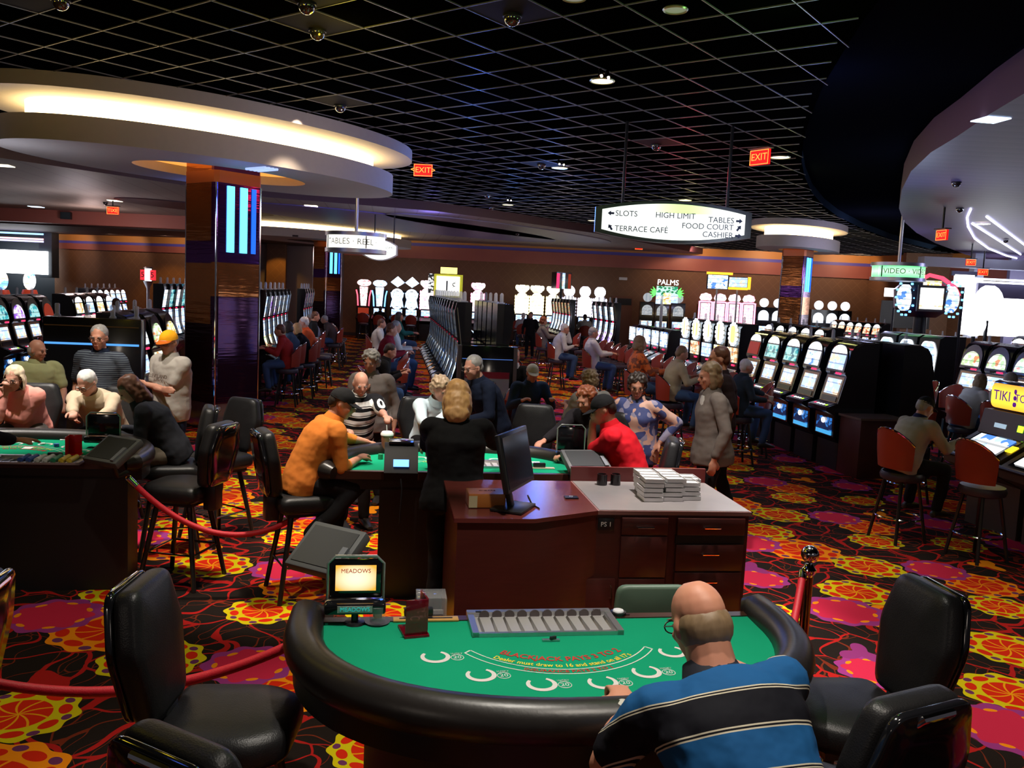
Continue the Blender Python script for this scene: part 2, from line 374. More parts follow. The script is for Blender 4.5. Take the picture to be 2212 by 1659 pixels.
# salmon beam on the left and dark space behind it
SAL = mat('salmon_paint', (.42, .15, .12), .5)
b = B(); b.box((-20, 31.6, 4.27), (21, .5, .46)); struct(b.done('wall_beam', SAL))
b = B(); b.box((-20, 36, 4.02), (24, 8, .06)); struct(b.done('ceiling_dark_panel', mat('dark_brown_ceiling', (.03, .015, .015), .6)))
# walls: brown wallcovering with orange, blue and salmon bands above
def wallpaper():
    oc, x, y, z = coords(); g = efrac((x+z)*2.2) < .06; h = efrac((x-z)*2.2) < .06
    return emix(emix((.21, .10, .045), (.26, .13, .06), emax(g, h)), (.16, .07, .04), enoise(oc, .6, 3)*.5)
WPAP = nmat('brown_diamond_wallcovering', wallpaper, .6)
ORB = mat('orange_band', (.62, .27, .07), .5); BLB = mat('blue_band', (.11, .09, .50), .5); SLB = nmat('red_clay_band', lambda: emix((.42, .13, .09), (.33, .09, .08), enoise(coords()[0], 1.5, 3)), .5)
def wall(name, p0, p1, top=4.76, zb=3.70, h=(.33, .13, .52), th=.2):
    p0, p1 = Vector((*p0, 0)), Vector((*p1, 0)); d = (p1-p0); L = d.length; n = Vector((d.y, -d.x, 0)).normalized()
    if n.y > 0: n = -n
    b = B(); rz = atan2(d.y, d.x); m = (p0+p1)/2
    def slab(z0, z1, mi, out): b.mi = mi; b.box(m-n*(th/2-out)+Vector((0, 0, (z0+z1)/2)), (L, th, z1-z0), rz)
    slab(0, zb, 0, 0)
    s = (top-zb)/sum(h) if h else 0
    if h:
        z = zb
        for hh, mi, o in ((h[2]*s, 3, .08), (h[1]*s, 2, .05), (h[0]*s, 1, .03)): slab(z, z+hh, mi, o); z += hh
    b.mi = 4; b.box(m+n*.02+Vector((0, 0, .08)), (L, .03, .16), rz)
    return struct(b.done(name, [WPAP, ORB, BLB, SLB, mat('dark_baseboard', (.03, .01, .008), .4)]))
wall('wall_back', (-8, 40.7), (16.2, 40.7)); wall('wall_left', (-20.6, 39.2), (-11.2, 36.2), 4.0, 3.35, (.3, .12, .28))
b = B(); b.box((-9.8, 40.2, 2.3), (4.4, .2, 4.6), rad(20)); struct(b.done('wall_alcove', mat('mauve_grey_paint', (.22, .17, .17), .6)))
b = B(); b.box(atd(598, 560, 39.0)+Vector((0, 0, -1)), (.85, .2, 4.0)); struct(b.done('trim_1', WPAP))
wall('wall_right', (16.2, 40.7), (19.0, 33)); b = B(); b.box((17.2, 36.4, 2.2), (2.6, .3, 5)); 
b.mi = 1; b.box(atd(1955, 680, 36.1), (2.0, .1, 1.1)); struct(b.done('wall_recess', [WPAP, mat('dark_doorway', (.01, .008, .01), .5)]))
# left opening: bright window wall with lit strips
WIN = mat('window_daylight', (1, 1, 1), em=(.95, .97, 1), es=5)
b = B(); p = atd(28, 565, 38); b.box(p, (3.0, .1, 1.0)); struct(b.done('window_1', WIN))
b = B(); b.box((-25, 39.4, 2.2), (9.4, .2, 4.4)); b.box(atd(106, 545, 38.4), (.55, .6, 2.2)); struct(b.done('wall_far_left', mat('blue_black_paint', (.02, .03, .04), .5)))
for k, (py, c, e) in enumerate(((503, (.25, .5, 1), 2.5), (514, (1, .45, .45), 2), (519, (.5, .5, 1), 2.5))):
    b = B(); p = atd(25, py, 37.6-.1*k); b.box(p, (2.7, .05, .07)); tag(b.done('light_strip', mat('strip%d' % k, c, em=c, es=e)), ['pale blue light strip, topmost above the bright window on the left', 'pinkish light strip, middle one above the bright window on the left', 'violet light strip, lowest above the bright window on the left'][k], 'light')
# right: daylight windows, white soffit, pillars
b = B(); p = atd(2165, 668, 31); b.box(p, (2.9, .1, 1.9)); struct(b.done('window_2', mat('window_glare', (1, 1, 1), em=(.93, .95, 1), es=5)))
b = B(); b.box(atd(2290, 668, 31), (1.0, .1, 1.9)); struct(b.done('window_3', WIN))
WH = mat('pale_blue_soffit', (.55, .6, .75), .6)
b = B(); b.box(atd(2290, 578, 30.5), (9.6, .5, .32)); b.box(atd(2106, 620, 31.2), (.35, .35, 3.6)); struct(b.done('trim_2', WH))
b = B(); b.box(atd(2300, 611, 30.6), (6.2, .1, .07)); struct(b.done('trim_3', mat('lit_cornice', (1, 1, 1), em=(.75, .8, 1), es=3)))
b = B(); b.box((24, 32.4, 2.2), (12, .2, 5)); struct(b.done('wall_far_right', mat('violet_grey_paint', (.12, .11, .2), .6)))
b = B(); b.box(atd(2300, 635, 30.9), (6.2, .2, .5)); struct(b.done('trim_4', mat('violet_grey_paint', (.12, .11, .2))))
# brown door in the back wall with a dark panel above it
b = B(); p = atd(1343, 664, 40.5); b.box(Vector((p.x, p.y, 1.2)), (.95, .1, 2.4)); d1 = struct(b.done('door_1', mat('brown_door', (.20, .07, .035), .5)))
b = B(); b.box(Vector((p.x, p.y-.06, 2.15)), (.85, .04, .3)); b.done('transom', mat('dark_doorway', (.01, .008, .01)), d1)

# ---------------------------------------------------------------- canopies round the columns
CNW = nmat('white_plaster', lambda: emix((.52, .47, .42), (.46, .42, .38), enoise(coords()[0], 12, 3)), .7)
GLOW = mat('cove_glow', (1, .9, .7), em=(1, .74, .36), es=9); ORG = mat('orange_recess_glow', (1, .6, .2), em=(1, .42, .07), es=1.0)
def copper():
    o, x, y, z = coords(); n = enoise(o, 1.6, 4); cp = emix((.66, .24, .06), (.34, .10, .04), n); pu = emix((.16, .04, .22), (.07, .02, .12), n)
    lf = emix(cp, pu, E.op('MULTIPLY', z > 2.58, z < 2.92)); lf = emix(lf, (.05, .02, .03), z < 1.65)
    rf = emix(pu, cp, E.op('MULTIPLY', z > 2.08, z < 2.6)); rf = emix(rf, emix((.085, .028, .075), (.035, .014, .045), n), z < 2.08); c = emix(lf, rf, y < -.30)  # purple and dark bands paint in reflections on the polished faces
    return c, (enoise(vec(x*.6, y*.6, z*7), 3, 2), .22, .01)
COPP = nmat('copper_painted_reflections', copper, .09, .8)
BLUE = mat('blue_light_slot', (.1, .5, 1), em=(.10, .72, 1.0), es=2.6)
CYAN = mat('dark_blue_light_slot', (.02, .1, .6), em=(.01, .14, .75), es=1.2)
BRL = mat('blue_underside_light', (.2, .3, 1), em=(.3, .5, 1), es=.8)
def canopy(name, c, k, label, far=False):
    t = thing(name, label, 'canopy', (c.x, c.y, 0)); g = Vector((0, 0, 0)); n = 72
    def e(a, bb, z): return ell2(g, a*k, bb*k, z, n)
    b = B(); b.loft([e(3.65, 2.0, 4.57), e(3.65, 2.0, 4.745)]); b.done('upper_tier', CNW, t)
    b = B(); b.loft([e(2.92, 1.32, 4.28), e(2.92, 1.32, 4.575)], cap=False); b.done('glowing_band', GLOW, t)
    b = B(); b.loft([e(3.3, 1.68, 4.30), e(3.3, 1.68, 3.98), e(1.45, .83, 3.98), e(1.45, .83, 4.12)], cap=False); b.loft([e(3.3, 1.68, 4.30), e(2.9, 1.30, 4.30)], cap=False); b.done('lower_tier', CNW, t)
    b = B(); b.loft([e(1.45, .83, 4.12), e(1.45, .83, 4.14)]); b.done('orange_recess', ORG, t)  # cap made to glow in place of light from a hidden cove
    if not far:
        for s in (-1, 1):
            for j in range(4):
                b = B(); p = dB*(s*1.05+.0) + dA*(j*.07-.9*0+.35*s) ; q = p + dB*(.45*s)
                b.tube([p+Vector((0, 0, 3.965)), q+Vector((0, 0, 3.965))], .02, 6); b.done('light_rod', mat('rod_light', (.5, .6, 1), em=(.45, .6, 1), es=.9), t)
    return t
def column(name, c, s, label):
    t = thing(name, label, 'column', (c.x, c.y, 0), atan2(dA.y, dA.x)-0)      # local x along A, local y along B
    h = s/2; b = B()
    ch = .07*s; P8 = [(h-ch, -h), (h, -h+ch), (h, h-ch), (h-ch, h), (-h+ch, h), (-h, h-ch), (-h, -h+ch), (-h+ch, -h)]
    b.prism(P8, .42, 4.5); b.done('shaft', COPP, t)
    b = B(); b.prism([(x*.97, y*.97) for x, y in P8], 0, .42); b.done('plinth', mat('grey_mirror_plinth', (.28, .32, .42), .15, .8), t)
    b = B(); b.prism([(x*1.01, y*1.01) for x, y in P8], 3.80, 3.98); b.done('capital', mat('copper_capital', (.42, .13, .04), .3, .5), t)
    for sx in (-1, 1):
        for sy in (-1, 1):
            b = B(); b.cyl((sx*(h-ch*.4), sy*(h-ch*.4), .05), (sx*(h-ch*.4), sy*(h-ch*.4), 3.8), .016, n=8); b.done('corner_rod', CHROME, t)
    for i, off in enumerate((-.20, .08, .30)):
        b = B(); b.box((off*s, -h-.004, 3.26), (.15*s if i < 2 else .09*s, .03, 1.0)); b.done('light_slot', BLUE if i < 2 else CYAN, t)
    return t
c1 = Vector((-4.66, 13.95, 0)); canopy('ceiling_canopy', c1, 1, 'two-tier white oval canopy with glowing band round the near copper column')
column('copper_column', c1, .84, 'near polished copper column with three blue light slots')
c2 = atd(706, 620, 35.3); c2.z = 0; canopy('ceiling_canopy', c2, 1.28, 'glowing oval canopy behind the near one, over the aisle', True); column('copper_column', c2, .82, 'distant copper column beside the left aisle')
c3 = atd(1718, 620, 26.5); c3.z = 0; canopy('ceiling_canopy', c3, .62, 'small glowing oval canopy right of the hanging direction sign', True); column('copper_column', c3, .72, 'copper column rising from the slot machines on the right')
# added blue fill lamps for the undersides are placed with the lamps above
# ================================================================ blackjack tables
UA = rad(8.2); u = Vector((cos(UA), sin(UA), 0)); v = Vector((-sin(UA), cos(UA), 0))
FELT = nmat('green_felt', lambda: (emix((.006, .26, .13), (.010, .32, .165), enoise(coords()[0], 3, 3)), (enoise(coords()[0], 300, 1), .2, .002)), .95, spec=.05)
RAILM = nmat('black_vinyl_rail', lambda: (emix((.012, .010, .009), (.018, .015, .014), enoise(coords()[0], 8, 2)), (enoise(coords()[0], 60, 2), .12, .003)), .36)
REDT = mat('red_print', (.45, .03, .02), .8); YELT = mat('yellow_print', (.75, .62, .05), .8); WTX = mat('white_print', (.55, .68, .62), .8)
ACR = mat('clear_acrylic', (.9, .9, .95), .05, alpha=.22, spec=.8)
def outline(ax=.92, dep=.83, n=40, off=0.0):
    P = []
    for k in range(n+1):
        t = pi*k/n; cx, sy = cos(t), sin(t); e = 2/2.25
        x = (ax+off)*abs(cx)**e*(1 if cx > 0 else -1); y = -.10-(dep-.10+off)*abs(sy)**e
        P.append((x, y))
    return [(ax+off, 0)]+P+[(-ax-off, 0)]
def bend(me, R, y0):
    for vt in me.vertices:
        a = vt.co.x/R; r = R - (vt.co.y)   # arc opening towards the dealer
        vt.co = Vector((r*sin(a), y0 + R - r*cos(a), vt.co.z))
def arctext(name, s, size, m, parent, R, y0, z, wx=1):
    me = text(s, size, .0006, 'CENTER', .0012 if size > .05 else .0005)
    for vt in me.vertices: vt.co.x *= wx
    n = 0; bm = bmesh.new(); bm.from_mesh(me); bmesh.ops.subdivide_edges(bm, edges=[e for e in bm.edges if e.calc_length() > .03], cuts=2); bm.to_mesh(me); bm.free()
    for vt in me.vertices:
        a = vt.co.x/R; r = R-vt.co.y; vt.co = Vector((r*sin(a), y0+R-r*cos(a)-R+0, z+vt.co.z*.5))
        vt.co.y = y0 - r*cos(a) + R
    me.materials.append(m); o = bpy.data.objects.new(name, me); COL.objects.link(o); o.parent = parent; return o
def table(label, loc, rz, detail, pw=None):
    t = thing('blackjack_table', label, 'table', (loc.x, loc.y, 0), rz)
    b = B(); b.prism([(x, y) for x, y in outline()], .93, .98); b.done('felt_top', FELT, t)
    path = [Vector((x, y, .985)) for x, y in outline(off=.063)]; path[0].y = path[-1].y = .07
    path = [Vector((path[0].x-.05, .10, .98))]+path+[Vector((path[-1].x+.05, .10, .98))]
    r = [.045, .070]+[.076]*(len(path)-4)+[.070, .045]
    b = B(); b.tube(path, r, 14)
    b.done('padded_rail', RAILM, t)
    b = B(); b.prism([(x, y) for x, y in outline(off=.10)], .84, .935); b.done('apron', BLK, t)
    b = B()
    if pw is None: b.prism([(x*.80, y*.80-.04) for x, y in outline()], 0, .85)
    else: b.box((0, -.13, .43), (pw*2, .26, .86))
    b.done('pedestal', mat('black_laminate', (.006, .005, .005), .5), t)
    b = B(); b.box((0, .02, .955), (1.86, .05, .06)); b.done('dealer_edge', mat('mahogany_edge', (.045, .015, .010), .35), t)
    # printed layout
    zt = .9812
    arctext('layout_text_red', 'BLACKJACK PAYS 3 TO 2', .052, REDT, t, .386, -.405, zt, .86)
    arctext('layout_text_yellow', 'Dealer must draw to 16 and stand on all 17\'s', .039, YELT, t, .43, -.462, zt, .80)
    arctext('layout_text_red', 'INSURANCE PAYS 2 TO 1', .028, REDT, t, .48, -.512, zt, 1.1)
    b = B()
    for R0, w_, yb in ((.44, .0025, -.532), (.412, .0025, -.494)):
        A = [1.0-2.0*k/30 for k in range(31)]
        for r in ([(R0+.0)],):
            L = [[Vector(((R0+d)*sin(a), yb+R0-(R0+d)*cos(a), zt)) for d in (-w_, w_)] for a in A]
            for p, q in zip(L, L[1:]): b.poly([p[0], p[1], q[1], q[0]])
    for s in (-1, 1):
        a = 1.0*s; p = [Vector((R0*sin(a), yb+R0-R0*cos(a), zt)) for R0, yb in ((.412, -.494), (.44, -.532))]; d = Vector((.005, 0, 0)); b.poly([p[0]-d, p[0]+d, p[1]+d, p[1]-d])
    b.done('insurance_line', WTX, t)
    for k, (cx, cy) in enumerate(((-.485, -.356), (-.333, -.52), (-.128, -.607), (.095, -.606), (.282, -.529), (.442, -.358))):
        b = B(); n = 22; L = []
        for i in range(n+1):
            q = rad(-60)+rad(300)*i/n*.93+rad(20); w_ = .006+.004*sin(pi*i/n); x, y = sin(q+pi/2-.35), cos(q+pi/2-.35)
            L.append([Vector((cx+x*(.048-w_), cy+y*(.046-w_), zt)), Vector((cx+x*(.048+w_), cy+y*(.046+w_), zt))])
        for p, q in zip(L, L[1:]): b.poly([p[0], p[1], q[1], q[0]])
        b.done('horseshoe_print', mat('white_felt_print', (.62, .60, .58), .8), t)
        if detail:
            b = B(); b.torus((cx+.082, cy-.012, zt), .024, .0018, 20, 4)
            b.done('bonus_circle', WTX, t)
            textobj('bonus_text', [('20', .032, Matrix.Translation((cx+.082, cy-.012, zt))), ('LUCKY', .014, Matrix.Translation((cx+.082, cy+.022, zt)))], WTX, t)
    return t
T0 = Vector((.18, 3.58, 0)); fg = table('large blackjack table with green felt in the foreground', T0, rad(9.4), True)
T2 = Vector((-.36, 6.50, 0)); t2 = table('blackjack table in the middle where the blonde dealer stands', T2, UA+pi, False, .60)
T1 = Vector((-3.72, 6.22, 0)); t1 = table('blackjack table at the left edge with beige sweater player', T1, UA+pi, False, .92)
FGZ = .982
textobj('casino_logo', [('MEADOWS', .040, Matrix.Translation((-.02, -.755, FGZ)) @ Matrix.Scale(1.1, 4, (1, 0, 0)))], REDT, fg)
b = B(); b.box((-.02, -.782, FGZ), (.20, .004, .001)); b.done('logo_underline', WTX, fg)
def onfg(px, py, z=.98): return at(px, py, z)
# chip tray set in the felt
def tray(label, loc, rz, detail=True, chips=False):
    t = thing('chip_tray', label, 'tray', loc, rz); W_, D_ = .57, .24
    b = B(); b.box((0, 0, .006), (W_, .02, .012)) ; bm_ = 0
    b = B(); b.box((0, D_/2-.015, .012), (W_+.05, .03, .024)); b.box((0, -D_/2+.008, .008), (W_+.05, .016, .016))
    for s in (-1, 1): b.box((s*(W_/2+.013), 0, .010), (.026, D_, .02))
    b.done('tray_frame', STEEL, t)
    b = B(); b.box((0, 0, -.004+.006), (W_, D_-.03, .004)); b.done('tray_bed', mat('grey_metal_bed', (.42, .40, .40), .45, .3), t)
    for k in range(11):
        x = -W_/2+.02+k*(W_-.03)/10; b = B(); b.loft([[Vector((x-.004, D_/2-.05, .004)), Vector((x+.004, D_/2-.05, .004)), Vector((x+.003, D_/2-.05, .012))], [Vector((x-.004, -D_/2+.01, .004)), Vector((x+.004, -D_/2+.01, .004)), Vector((x+.003, -D_/2+.01, .022))]]); b.done('divider', STEEL, t)
    if detail:
        for k in range(10):
            x = -W_/2+.047+k*(W_-.03)/10; b = B(); b.cyl((x, D_/2-.036, .012), (x, D_/2-.031, .012), .021, n=14); b.done('tube_end', mat('dark_pit', (.10, .08, .08), .5), t)
        for x in (-.26, .25): b = B(); b.box((x, D_/2-.028, .026), (.03, .012, .004)); b.done('lock_tab', BLK, t)
    return t
p = (onfg(1020, 1325)+onfg(1305, 1322)+onfg(1033, 1381)+onfg(1333, 1377))/4
tray('empty silver chip tray on the foreground felt', (p.x, p.y, .981), rad(9.4))
p = onfg(1190, 1385); t = thing('card_clip', 'small metal clip lying in front of the chip tray', 'clip', (p.x, p.y, .981), UA)
b = B(); b.box((0, 0, .004), (.07, .014, .006)); b.done('clip_plate', STEEL, t); b = B(); b.box((.008, 0, .012), (.028, .012, .014), rz=.5, bev=.002); b.done('clip_grip', BLK, t)
p = onfg(1335, 1329); t = thing('call_button', 'round white button with black rim right of the chip tray', 'button', (p.x, p.y, .981), 0)
b = B(); b.lathe([(.034, 0), (.034, .016), (.026, .018)], n=20); b.box((0, 0, .004), (.10, .012, .006)); b.done('button_base', BLK, t); b = B(); b.lathe([(.025, .017), (.022, .024), (.01, .027)], n=20); b.done('button_top', mat('white_button', (.85, .85, .9), .3), t)
# discard holder, shoe, drop slot, display
DRED = mat('dark_red_acrylic', (.16, .003, .012), .08, alpha=.82, spec=.8)
def discard(label, px, py, rz, m, h=.15):
    p = at(px, py, .98); t = thing('discard_holder', label, 'card holder', (p.x, p.y, .981), rz)
    b = B(); b.box((0, 0, .004), (.10, .13, .008)); b.done('holder_base', m, t)
    b = B(); b.box((-.043, -.01, h/2), (.008, .11, h), bev=.002); b.box((.02-.02, .05, h/2), (.09, .008, h), bev=.002); b.done('holder_wall', m, t)
    b = B(); b.cyl((.03, -.045, .008), (.03, -.045, .012), .008, n=8); b.done('screw', CHROME, t); return t
discard('dark red acrylic discard holder standing on the foreground felt', 893, 1365, UA+pi+.2, DRED)
discard('bright red acrylic discard holder on the left table', 160, 984, UA+.1, mat('bright_red_acrylic', (.7, .01, .01), .1, ), .15)
p = onfg(920, 1340); t = thing('money_slot', 'wooden money slot plate with paddle on the foreground felt', 'slot plate', (p.x, p.y, .981), rad(9.4))
b = B(); b.box((0, 0, .004), (.27, .045, .008), bev=.002); b.done('slot_plate', mat('gold_wood_plate', (.55, .30, .08), .4), t)
b = B(); b.box((0, 0, .009), (.22, .008, .002)); b.done('slot_gap', BLK, t); b = B(); b.box((-.03, .02, .03), (.12, .03, .035), bev=.006); b.done('paddle', BLK, t)
p = onfg(925, 1318, 1.02); t = thing('drop_box', 'clear drop box hanging behind the foreground table', 'box', (p.x, p.y+.12, .80), UA)
b = B(); b.box((0, 0, .12), (.13, .12, .26), bev=.004); b.done('box_body', ACR, t); b = B(); b.box((0, -.062, .19), (.10, .002, .02)); b.done('box_label', WHT, t)
for lab, px, py, z in (('clear acrylic drop box hanging below the left table edge', 130, 1040, .80), ('clear acrylic box hanging at the right end of the middle table', 1183, 1040, .84)):
    p = at(px, py, z); t = thing('drop_box', lab, 'box', (p.x, p.y, z-.13), UA)
    b = B(); b.box((0, 0, .13), (.15, .14, .26), bev=.004); b.done('box_body', ACR, t); b = B(); b.box((0, -.072, .19), (.08, .003, .03)); b.done('box_label', WHT, t)
def table_display(label, px, py, rz, lit, w_=.30, h_=.235, z=.98):
    p = at(px, py, z); t = thing('limit_display', label, 'display', (p.x, p.y, z+.001), rz)
    b = B(); b.lathe([(.045, 0), (.04, .008), (.014, .012), (.014, .05)], n=14); b.done('stand', BLK, t)
    b = B(); b.box((0, .02, .065), (w_*1.15, .09, .05), bev=.012); b.done('housing', BLKG, t)
    b = B(); b.box((0, .03, .095+h_/2), (w_, .018, h_), bev=.008); b.done('screen_body', BLKG, t)
    b = B(); b.torus((0, 0, 0), .5, .008, 4, 6); 
    b.bm.clear()
    W2, H2 = w_/2*1.05, h_*1.08; b.tube([(-W2, .02, .095), (-W2, .02, .095+H2-.03), (-W2+.03, .02, .095+H2), (W2-.03, .02, .095+H2), (W2, .02, .095+H2-.03), (W2, .02, .095)], .006, 6); b.done('clear_frame', mat('frame_edge', (.35, .4, .38), .1, .4), t)
    if lit:
        def scr():
            oc, x, y, z = coords('Generated'); r = (x-.5)*(x-.5)+(z-.5)*(z-.5); return emix((1, .88, .62), (.95, .42, .05), emin(r*2.6, 1))
        b = B(); b.box((0, .018, .10+h_/2), (w_*.76, .004, h_*.64)); b.done('lit_screen', smat('cream_screen', scr, 1.3), t)
        textobj('screen_text', [('MEADOWS', .024, Matrix.Translation((0, .0145, .10+h_*.68)) @ Matrix.Rotation(pi/2, 4, 'X'))], mat('screen_red', (.3, .03, .01), em=(.5, .05, .02), es=.5), t)
        b = B(); b.box((0, -.026, .066), (.14, .002, .028)); b.done('name_plate', mat('silver_plate', (.5, .5, .5), .4), t)
        textobj('plate_text', [('MEADOWS', .024, Matrix.Translation((0, -.0285, .066)) @ Matrix.Rotation(pi/2, 4, 'X'))], mat('teal_letters', (.02, .35, .33), em=(.03, .5, .45), es=.5), t)
    return t
table_display('lit cream limit display at the left end of the foreground table', 766, 1346, rad(9.4), True, .215, .165)
table_display('dark limit display standing at the right end of the left table', 222, 968, UA, False, .24, .17)
table_display('dark limit display at the right end of the middle table', 1232, 1000, UA, False, .22, .20)
p = onfg(815, 1345); t = thing('chip_cup', 'small clear cup with pink chip beside the lit limit display', 'cup', (p.x, p.y, .981), 0)
b = B(); b.lathe([(.05, 0), (.052, .006)], n=20); b.done('cup_base', BLK, t); b = B(); b.lathe([(.032, .006), (.034, .07)], n=16); b.done('cup_wall', ACR, t); b = B(); b.box((0, 0, .035), (.03, .03, .025), rz=.4); b.done('chip', mat('pink_chip', (.8, .25, .2)), t)
def touch(label, px, py, z, yaw, tilt, size=(.40, .31), stand=True, roll_=0):
    p = at(px, py, z); t = thing('touch_monitor', label, 'monitor', (p.x, p.y, z), yaw)
    R = Euler((tilt, roll_, 0)); s = R.to_matrix()
    def pt(x, y, zz): return s @ Vector((x, y, zz))
    b = B(); b.box((0, 0, 0), (size[0], .055, size[1]), rx=0, bev=.01); o = b.done('monitor_case', mat('grey_monitor', (.085, .088, .09), .5), t); o.rotation_euler = R
    b = B(); b.box((0, -.029, .0), (size[0]*.84, .004, size[1]*.80)); q = b.done('dark_screen', mat('dead_screen', (.03, .032, .035), .42), o)
    b = B(); b.box((size[0]*.38, -.034, -size[1]*.2), (.03, .02, size[1]*.5)); b.done('card_reader', mat('grey_reader', (.16, .17, .19), .4), o)
    if stand:
        b = B(); e = pt(0, .05, -.05); b.tube([e, e+Vector((0, .05, -.12)), Vector((.0, .12, .93-z)), ], .018, 8); b.done('arm', BLK, t)
    return t
touch('large grey touch monitor tilted on its arm left of the desk', 708, 1190, 1.16, rad(-30), rad(-52), (.31, .25), True, rad(0))
touch('black touch monitor tilted at the right end of the left table', 245, 975, 1.10, rad(-25), rad(-58), (.33, .27))
touch('flat black touch monitor beside the man in the red shirt', 1265, 997, 1.08, rad(14), rad(-70), (.34, .28), True)
# card shuffler on the middle table
p = at(865, 1030, .98); t = thing('card_shuffler', 'black card shuffler with blue screen on the middle table', 'shuffler', (p.x, p.y, .981), rad(8))
b = B(); b.xprism([(-.14, 0), (-.16, .06), (-.05, .21), (.06, .24), (.18, .22), (.2, 0)], -.12, .12); b.done('shuffler_case', mat('matt_black', (.006, .006, .007), .6, spec=.2), t)
b = B(); b.box((0, -.125, .125), (.11, .005, .055), rx=rad(-36)); b.done('blue_screen', mat('blue_screen', (.1, .3, 1), em=(.12, .35, 1), es=2.2), t)
b = B(); b.box((0, .08, .245), (.18, .16, .02), bev=.005); b.done('lid', BLKG, t)
b = B(); b.tube([(0, -.16, .02), (.01, -.2, -.05), (.0, -.19, -.3)], .005, 5); b.done('cable', BLK, t)
def cup(label, px, py, z, col, lid, s=1, straw=True):
    p = at(px, py, z); t = thing('drink_cup', label, 'cup', (p.x, p.y, z+.001), 0)
    b = B(); b.lathe([(.032*s, 0), (.044*s, .13*s)], n=18); b.done('cup_body', mat(label[:18], col, .4), t)
    if lid: b = B(); b.lathe([(.047*s, .128*s), (.047*s, .14*s), (.036*s, .155*s)], n=18); b.done('cup_lid', WHT, t)
    if straw: b = B(); b.tube([(0, 0, .13*s), (-.006, 0, .20*s)], .004, 6); b.done('straw', WHT, t)
cup('brown drink cup with white lid and straw on the middle table', 835, 978, .98, (.30, .10, .06), True, 1.15)
CHIPC = {'blue': (.05, .12, .5), 'white': (.8, .8, .8), 'green': (.02, .25, .12), 'red': (.6, .02, .02)}
for lab, px, py, c, n in (('short stack of dark green chips by the orange shirt player', 822, 992, 'green', 9), ('stack of blue chips on the left table felt', 122, 965, 'blue', 5), ('low stack of blue chips before the beige sweater player', 123, 949, 'blue', 2), ('pale chips spread beside the dealer hand on the left table', 92, 960, 'white', 2),
                          ('single white chip near the blue stack on the left table', 135, 951, 'white', 1)):
    p = at(px, py, .98); b = B(); b.cyl((0, 0, 0), (0, 0, .0045*n), .02 if n > 1 else .02, n=16); o = b.done('casino_chip_stack', mat('chip_'+c, CHIPC[c], .5)); o.location = (p.x, p.y, .982); tag(o, lab, 'chips')
# chips in left table tray, playing cards
b = B(); p = at(75, 1000, .98)
t = tray('chip tray at the dealer side of the left table with coloured chips', (p.x, p.y+.06, .981), UA, False)
for k, c in enumerate(('blue', 'blue', 'white', 'white', 'green', 'green', 'red')):
    b = B(); x = -.10+.055*k; b.cyl((x, -.08, .022), (x, .08, .022), .019, n=10); b.done('chip_row', mat('chip_'+c, CHIPC[c], .5) if k < 5 else mat('chip_yellow', (.75, .5, .04), .5), t)
p = at(1195, 1008, .98); t = tray('chip tray at the dealer side of the middle table', (p.x-.55, p.y-.08, .981), UA, False)
CARD = mat('white_card', (.85, .85, .82), .5)
for i, (px, py, a, lab) in enumerate(((60, 968, .2, 'white playing card nearest the dealer hand on the left table'), (62, 955, .9, 'white playing card lying behind the other on the left table'), (945, 992, .5, 'white playing card left of the blonde dealer'), (1158, 1000, .1, 'white playing card right of the blonde dealer'),
                              (1170, 985, 1.0, 'white playing card before the curly haired woman'))):
    p = at(px, py, .98); b = B(); b.box((0, 0, 0), (.064, .089, .0015)); o = b.done('playing_card', CARD); o.location = (p.x, p.y, .9825); o.rotation_euler = (0, 0, a); tag(o, lab, 'card')
p = at(1165, 1012, .98); t = thing('money_paddle', 'black paddle on cream plate at the right end of the middle table', 'paddle', (p.x, p.y, .981), UA)
b = B(); b.box((0, 0, .004), (.24, .05, .006)); b.done('paddle_plate', mat('cream_plate', (.6, .52, .38), .5), t); b = B(); b.box((0, .01, .025), (.10, .035, .035), bev=.008); b.done('paddle_grip', BLK, t)
p = at(118, 990, .98); t = thing('money_paddle', 'black paddle on wooden plate at the left table edge', 'paddle', (p.x, p.y, .981), UA)
b = B(); b.box((0, 0, .004), (.26, .05, .006)); b.done('paddle_plate', mat('gold_wood_plate', (.5, .3, .1)), t); b = B(); b.box((0, .01, .025), (.10, .035, .035), bev=.008); b.done('paddle_grip', BLK, t)

# ---------------------------------------------------------------- black padded game stools
def pad(b, out, th, rnd, bulge=.0, R=None, c=(0, 0, 0)):        # outline in local x,z ; thickness along y
    R = R or Matrix.Identity(3); c = Vector(c); n = len(out); cx = sum(p[0] for p in out)/n; cz = sum(p[1] for p in out)/n; rings = []
    for k in range(9):
        t = -1+2*k/8; ins = rnd*(1-sqrt(max(0, 1-abs(t)**3))); y = t*th/2*(1 if abs(t) < 1 else 1)
        f = lambda p: Vector((cx+(p[0]-cx)*(1-ins/max(.05, abs(p[0]-cx)+.05)), y, cz+(p[1]-cz)*(1-ins/max(.05, abs(p[1]-cz)+.05))))
        rings.append([c+R @ f(p) for p in out])
    for sgn, r in ((-1, rings[0]), (1, rings[-1])):
        pass
    m0 = [c+R @ Vector((cx+((R.inverted() @ (p-c)).x-cx)*.5, -th/2-bulge, cz+((R.inverted() @ (p-c)).z-cz)*.5)) for p in rings[0]]
    m1 = [c+R @ Vector((cx+((R.inverted() @ (p-c)).x-cx)*.5, th/2+bulge, cz+((R.inverted() @ (p-c)).z-cz)*.5)) for p in rings[-1]]
    return b.loft([m0]+rings+[m1])
